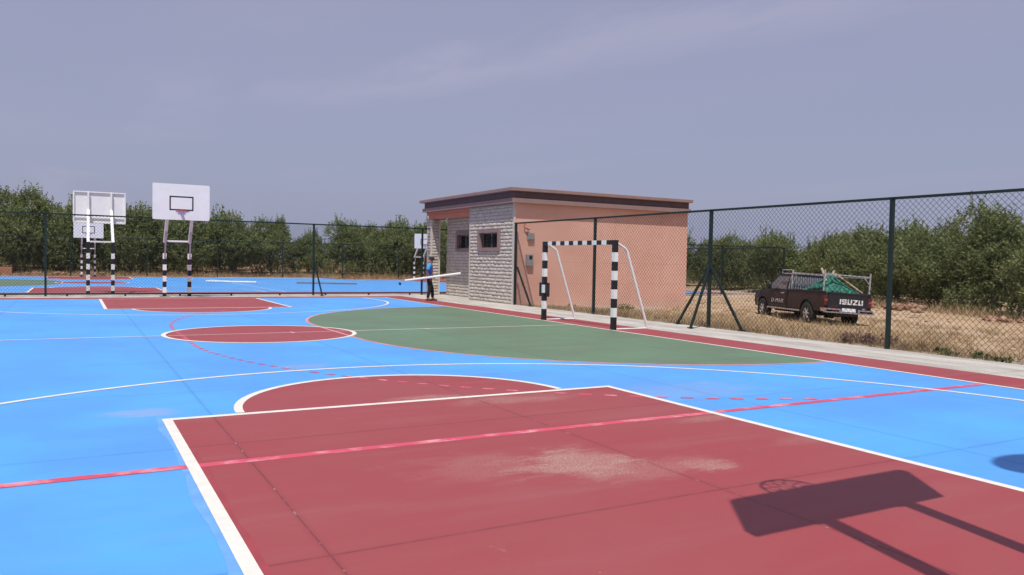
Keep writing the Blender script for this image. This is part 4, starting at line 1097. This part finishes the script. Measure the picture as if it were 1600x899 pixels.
for i in range(22):
    x = rnd.choice((rnd.uniform(-7, 3), rnd.uniform(3, 28))); stone(x, 51.6+rnd.uniform(0, 1.6), rnd.uniform(.10,.26), 'pale stone on the bank below the far olive trees', 'stones under the far olive trees')
gr = MB(); rr = random.Random(4)
for i in range(420):
    x = rr.uniform(10.6, 12.1); y = rr.uniform(-12, -8.0); r = rr.uniform(.008,.028); z = tz(x, y)+r*.3
    bm = bmesh.new(); bmesh.ops.create_icosphere(bm, subdivisions=1, radius=r)
    for v in bm.verts: v.co = Vector((v.co.x*rr.uniform(.8,1.3)+x, v.co.y*rr.uniform(.8,1.2)+y, v.co.z*.7+z))
    gr.addbm(bm)
cl = MB(); rr = random.Random(14)
for i in range(1700):
    x = rr.uniform(11, 27.5); y = rr.uniform(-12, 12)
    if (x < 18.8 and y > 8) or noise.noise(Vector((x*.5, y*.5, 11))) < -.05: continue
    r = rr.uniform(.02,.07)*(1.3 if x > 20 else 1); z = tz(x, y)
    bm = bmesh.new(); bmesh.ops.create_icosphere(bm, subdivisions=1, radius=r)
    for v in bm.verts: v.co = Vector((v.co.x*rr.uniform(.8,1.5)+x, v.co.y*rr.uniform(.8,1.5)+y, v.co.z*.6+z))
    cl.addbm(bm)
tag(cl.build('soil_clods', mat('soil_clods', (.24,.14,.08), 1, col2=(.42,.30,.19), scale=3), fix=False), kind='stuff')
tag(gr.build('gravel', mat('pale_gravel', (.42,.38,.35), .95, vary=.25, scale=30), fix=False), kind='stuff')

# ------------------------------------------------------------------ mast added outside the frame so its head shades the blue paint, caster unknown
SA, SB = .29, .395                                                 # shadow shift per metre of height
fl = thing('shadow_caster', 'mast added right of the frame to cast an oval shadow on the blue paint', 'shadow_caster', (4.4, -17.0, 0))
m = MB(); m.tube((0, 0, 0), (0, 0, 6.3), .07, 12, .05); m.build('pole', M['galv'], fl)
hx, hy, hz = 3.50-6*SA-4.4, -12.86-6*SB+17.0, 6.0
m = MB(); m.tube((0, 0, 6.2), (hx, hy, hz+.1), .03, 8); m.build('arm', M['galv'], fl)
m = MB(); m.lathe([(.05,.16),(.28,.10),(.40,.0),(.38,-.03),(.05,-.035)], lambda a, b, c: (hx+a*1.15, hy+b*.78, hz+c), 24); m.build('oval_disc', M['galv'], fl)

# ------------------------------------------------------------------ light, sky, camera
sun_dir = Vector((-SA, -SB, 1)).normalized()                       # towards the sun
el = math.asin(sun_dir.z); az = math.atan2(sun_dir.x, sun_dir.y)
sl = bpy.data.lights.new('sun', 'SUN'); sl.energy = 3.85; sl.angle = R(.53); sl.color = (1, .955, .88)
so = bpy.data.objects.new('sun', sl); COL.objects.link(so); so.rotation_euler = sun_dir.to_track_quat('Z', 'Y').to_euler(); so.location = (0, 0, 30)
w = bpy.data.worlds.new('World'); scene.world = w; w.use_nodes = True
nt = w.node_tree; bg = nt.nodes['Background']; bg.inputs['Strength'].default_value = .093
sky = nt.nodes.new('ShaderNodeTexSky'); sky.sky_type = 'NISHITA'; sky.sun_disc = False
sky.sun_elevation = el; sky.sun_rotation = az; sky.air_density = 1.2; sky.dust_density = 3.0; sky.ozone_density = 1.5
class NW(NT):
    def __init__(s, nt): s.nt = nt; s.L = nt.links; s.pos = nt.nodes.new('ShaderNodeTexCoord').outputs['Generated']
q = NW(nt)
x, y, z = q.sep()
zz = q.math('MAXIMUM', z, .08)
cv = nt.nodes.new('ShaderNodeCombineXYZ'); nt.links.new(q.math('DIVIDE', x, zz), cv.inputs[0]); nt.links.new(q.math('DIVIDE', y, zz), cv.inputs[1])
n1 = q.noise(.55, 5, .55, q.mapping((1.0, .45, 1), rot=(0, 0, R(38)), loc=(1.3, .4, 0), vec=cv.outputs[0]))
n2 = q.noise(.16, 3, .5, q.mapping((1, .7, 1), loc=(4, 2, 0), vec=cv.outputs[0]))
veil = q.math('MULTIPLY', q.ramp(n1, .48, .74), .34)
veil = q.math('ADD', veil, q.math('MULTIPLY', q.ramp(n2, .4, .7), .22))
haze = (3.36, 3.58, 5.25)
c = q.mix(.80, sky.outputs['Color'], haze)
c = q.mix(q.ramp(z, .05, .55), c, q.mix(.45, c, (3.0, 2.95, 4.3)))
sx, sy = cv.inputs[0].links[0].from_socket, cv.inputs[1].links[0].from_socket
dp = q.math('ADD', q.math('MULTIPLY', q.math('SUBTRACT', sx, 2.12), .93), q.math('MULTIPLY', q.math('SUBTRACT', sy, 3.0), .37))
n3 = q.noise(1.5, 6, .6, q.mapping((1.4, .6, 1), rot=(0, 0, R(-22)), vec=cv.outputs[0]))
dp = q.math('ABSOLUTE', q.math('ADD', dp, q.math('MULTIPLY', q.math('SUBTRACT', n3, .5), 1.1)))
band = q.math('MULTIPLY', q.ramp(dp, .02, .55, 1, 0), q.math('MULTIPLY', q.ramp(sy, 1.4, 2.2), q.ramp(sy, 3.9, 6, 1, 0)))
veil = q.math('ADD', q.math('MULTIPLY', veil, q.ramp(sx, .5, 3.2, 1, .45)), q.math('MULTIPLY', band, q.ramp(n3, .3, .6, .18, .48)), clamp=True)
c = q.mix(veil, c, (4.30, 4.20, 5.75))
nt.links.new(c, bg.inputs['Color'])

cam = bpy.data.cameras.new('camera'); cam.sensor_fit = 'HORIZONTAL'; cam.sensor_width = 36; cam.lens = 1222.3/1600*36; cam.clip_end = 2000; cam.clip_start = .05
co = bpy.data.objects.new('camera', cam); COL.objects.link(co)
yaw, pit, rol = R(29.2528), R(-1.9382), R(1.1085)
fw = Vector((math.sin(yaw)*math.cos(pit), math.cos(yaw)*math.cos(pit), math.sin(pit))); rt = Vector((math.cos(yaw), -math.sin(yaw), 0)); up = rt.cross(fw)
r_ = rt*math.cos(rol)+up*math.sin(rol); u_ = -rt*math.sin(rol)+up*math.cos(rol)
co.matrix_world = Matrix.Translation((-3.3206, -16.2217, 1.5581)) @ Matrix((r_, u_, -fw)).transposed().to_4x4()
scene.camera = co
vs = scene.view_settings; vs.view_transform = 'Standard'; vs.look = 'None'; vs.exposure = .13; vs.gamma = 1; vs.use_curve_mapping = False
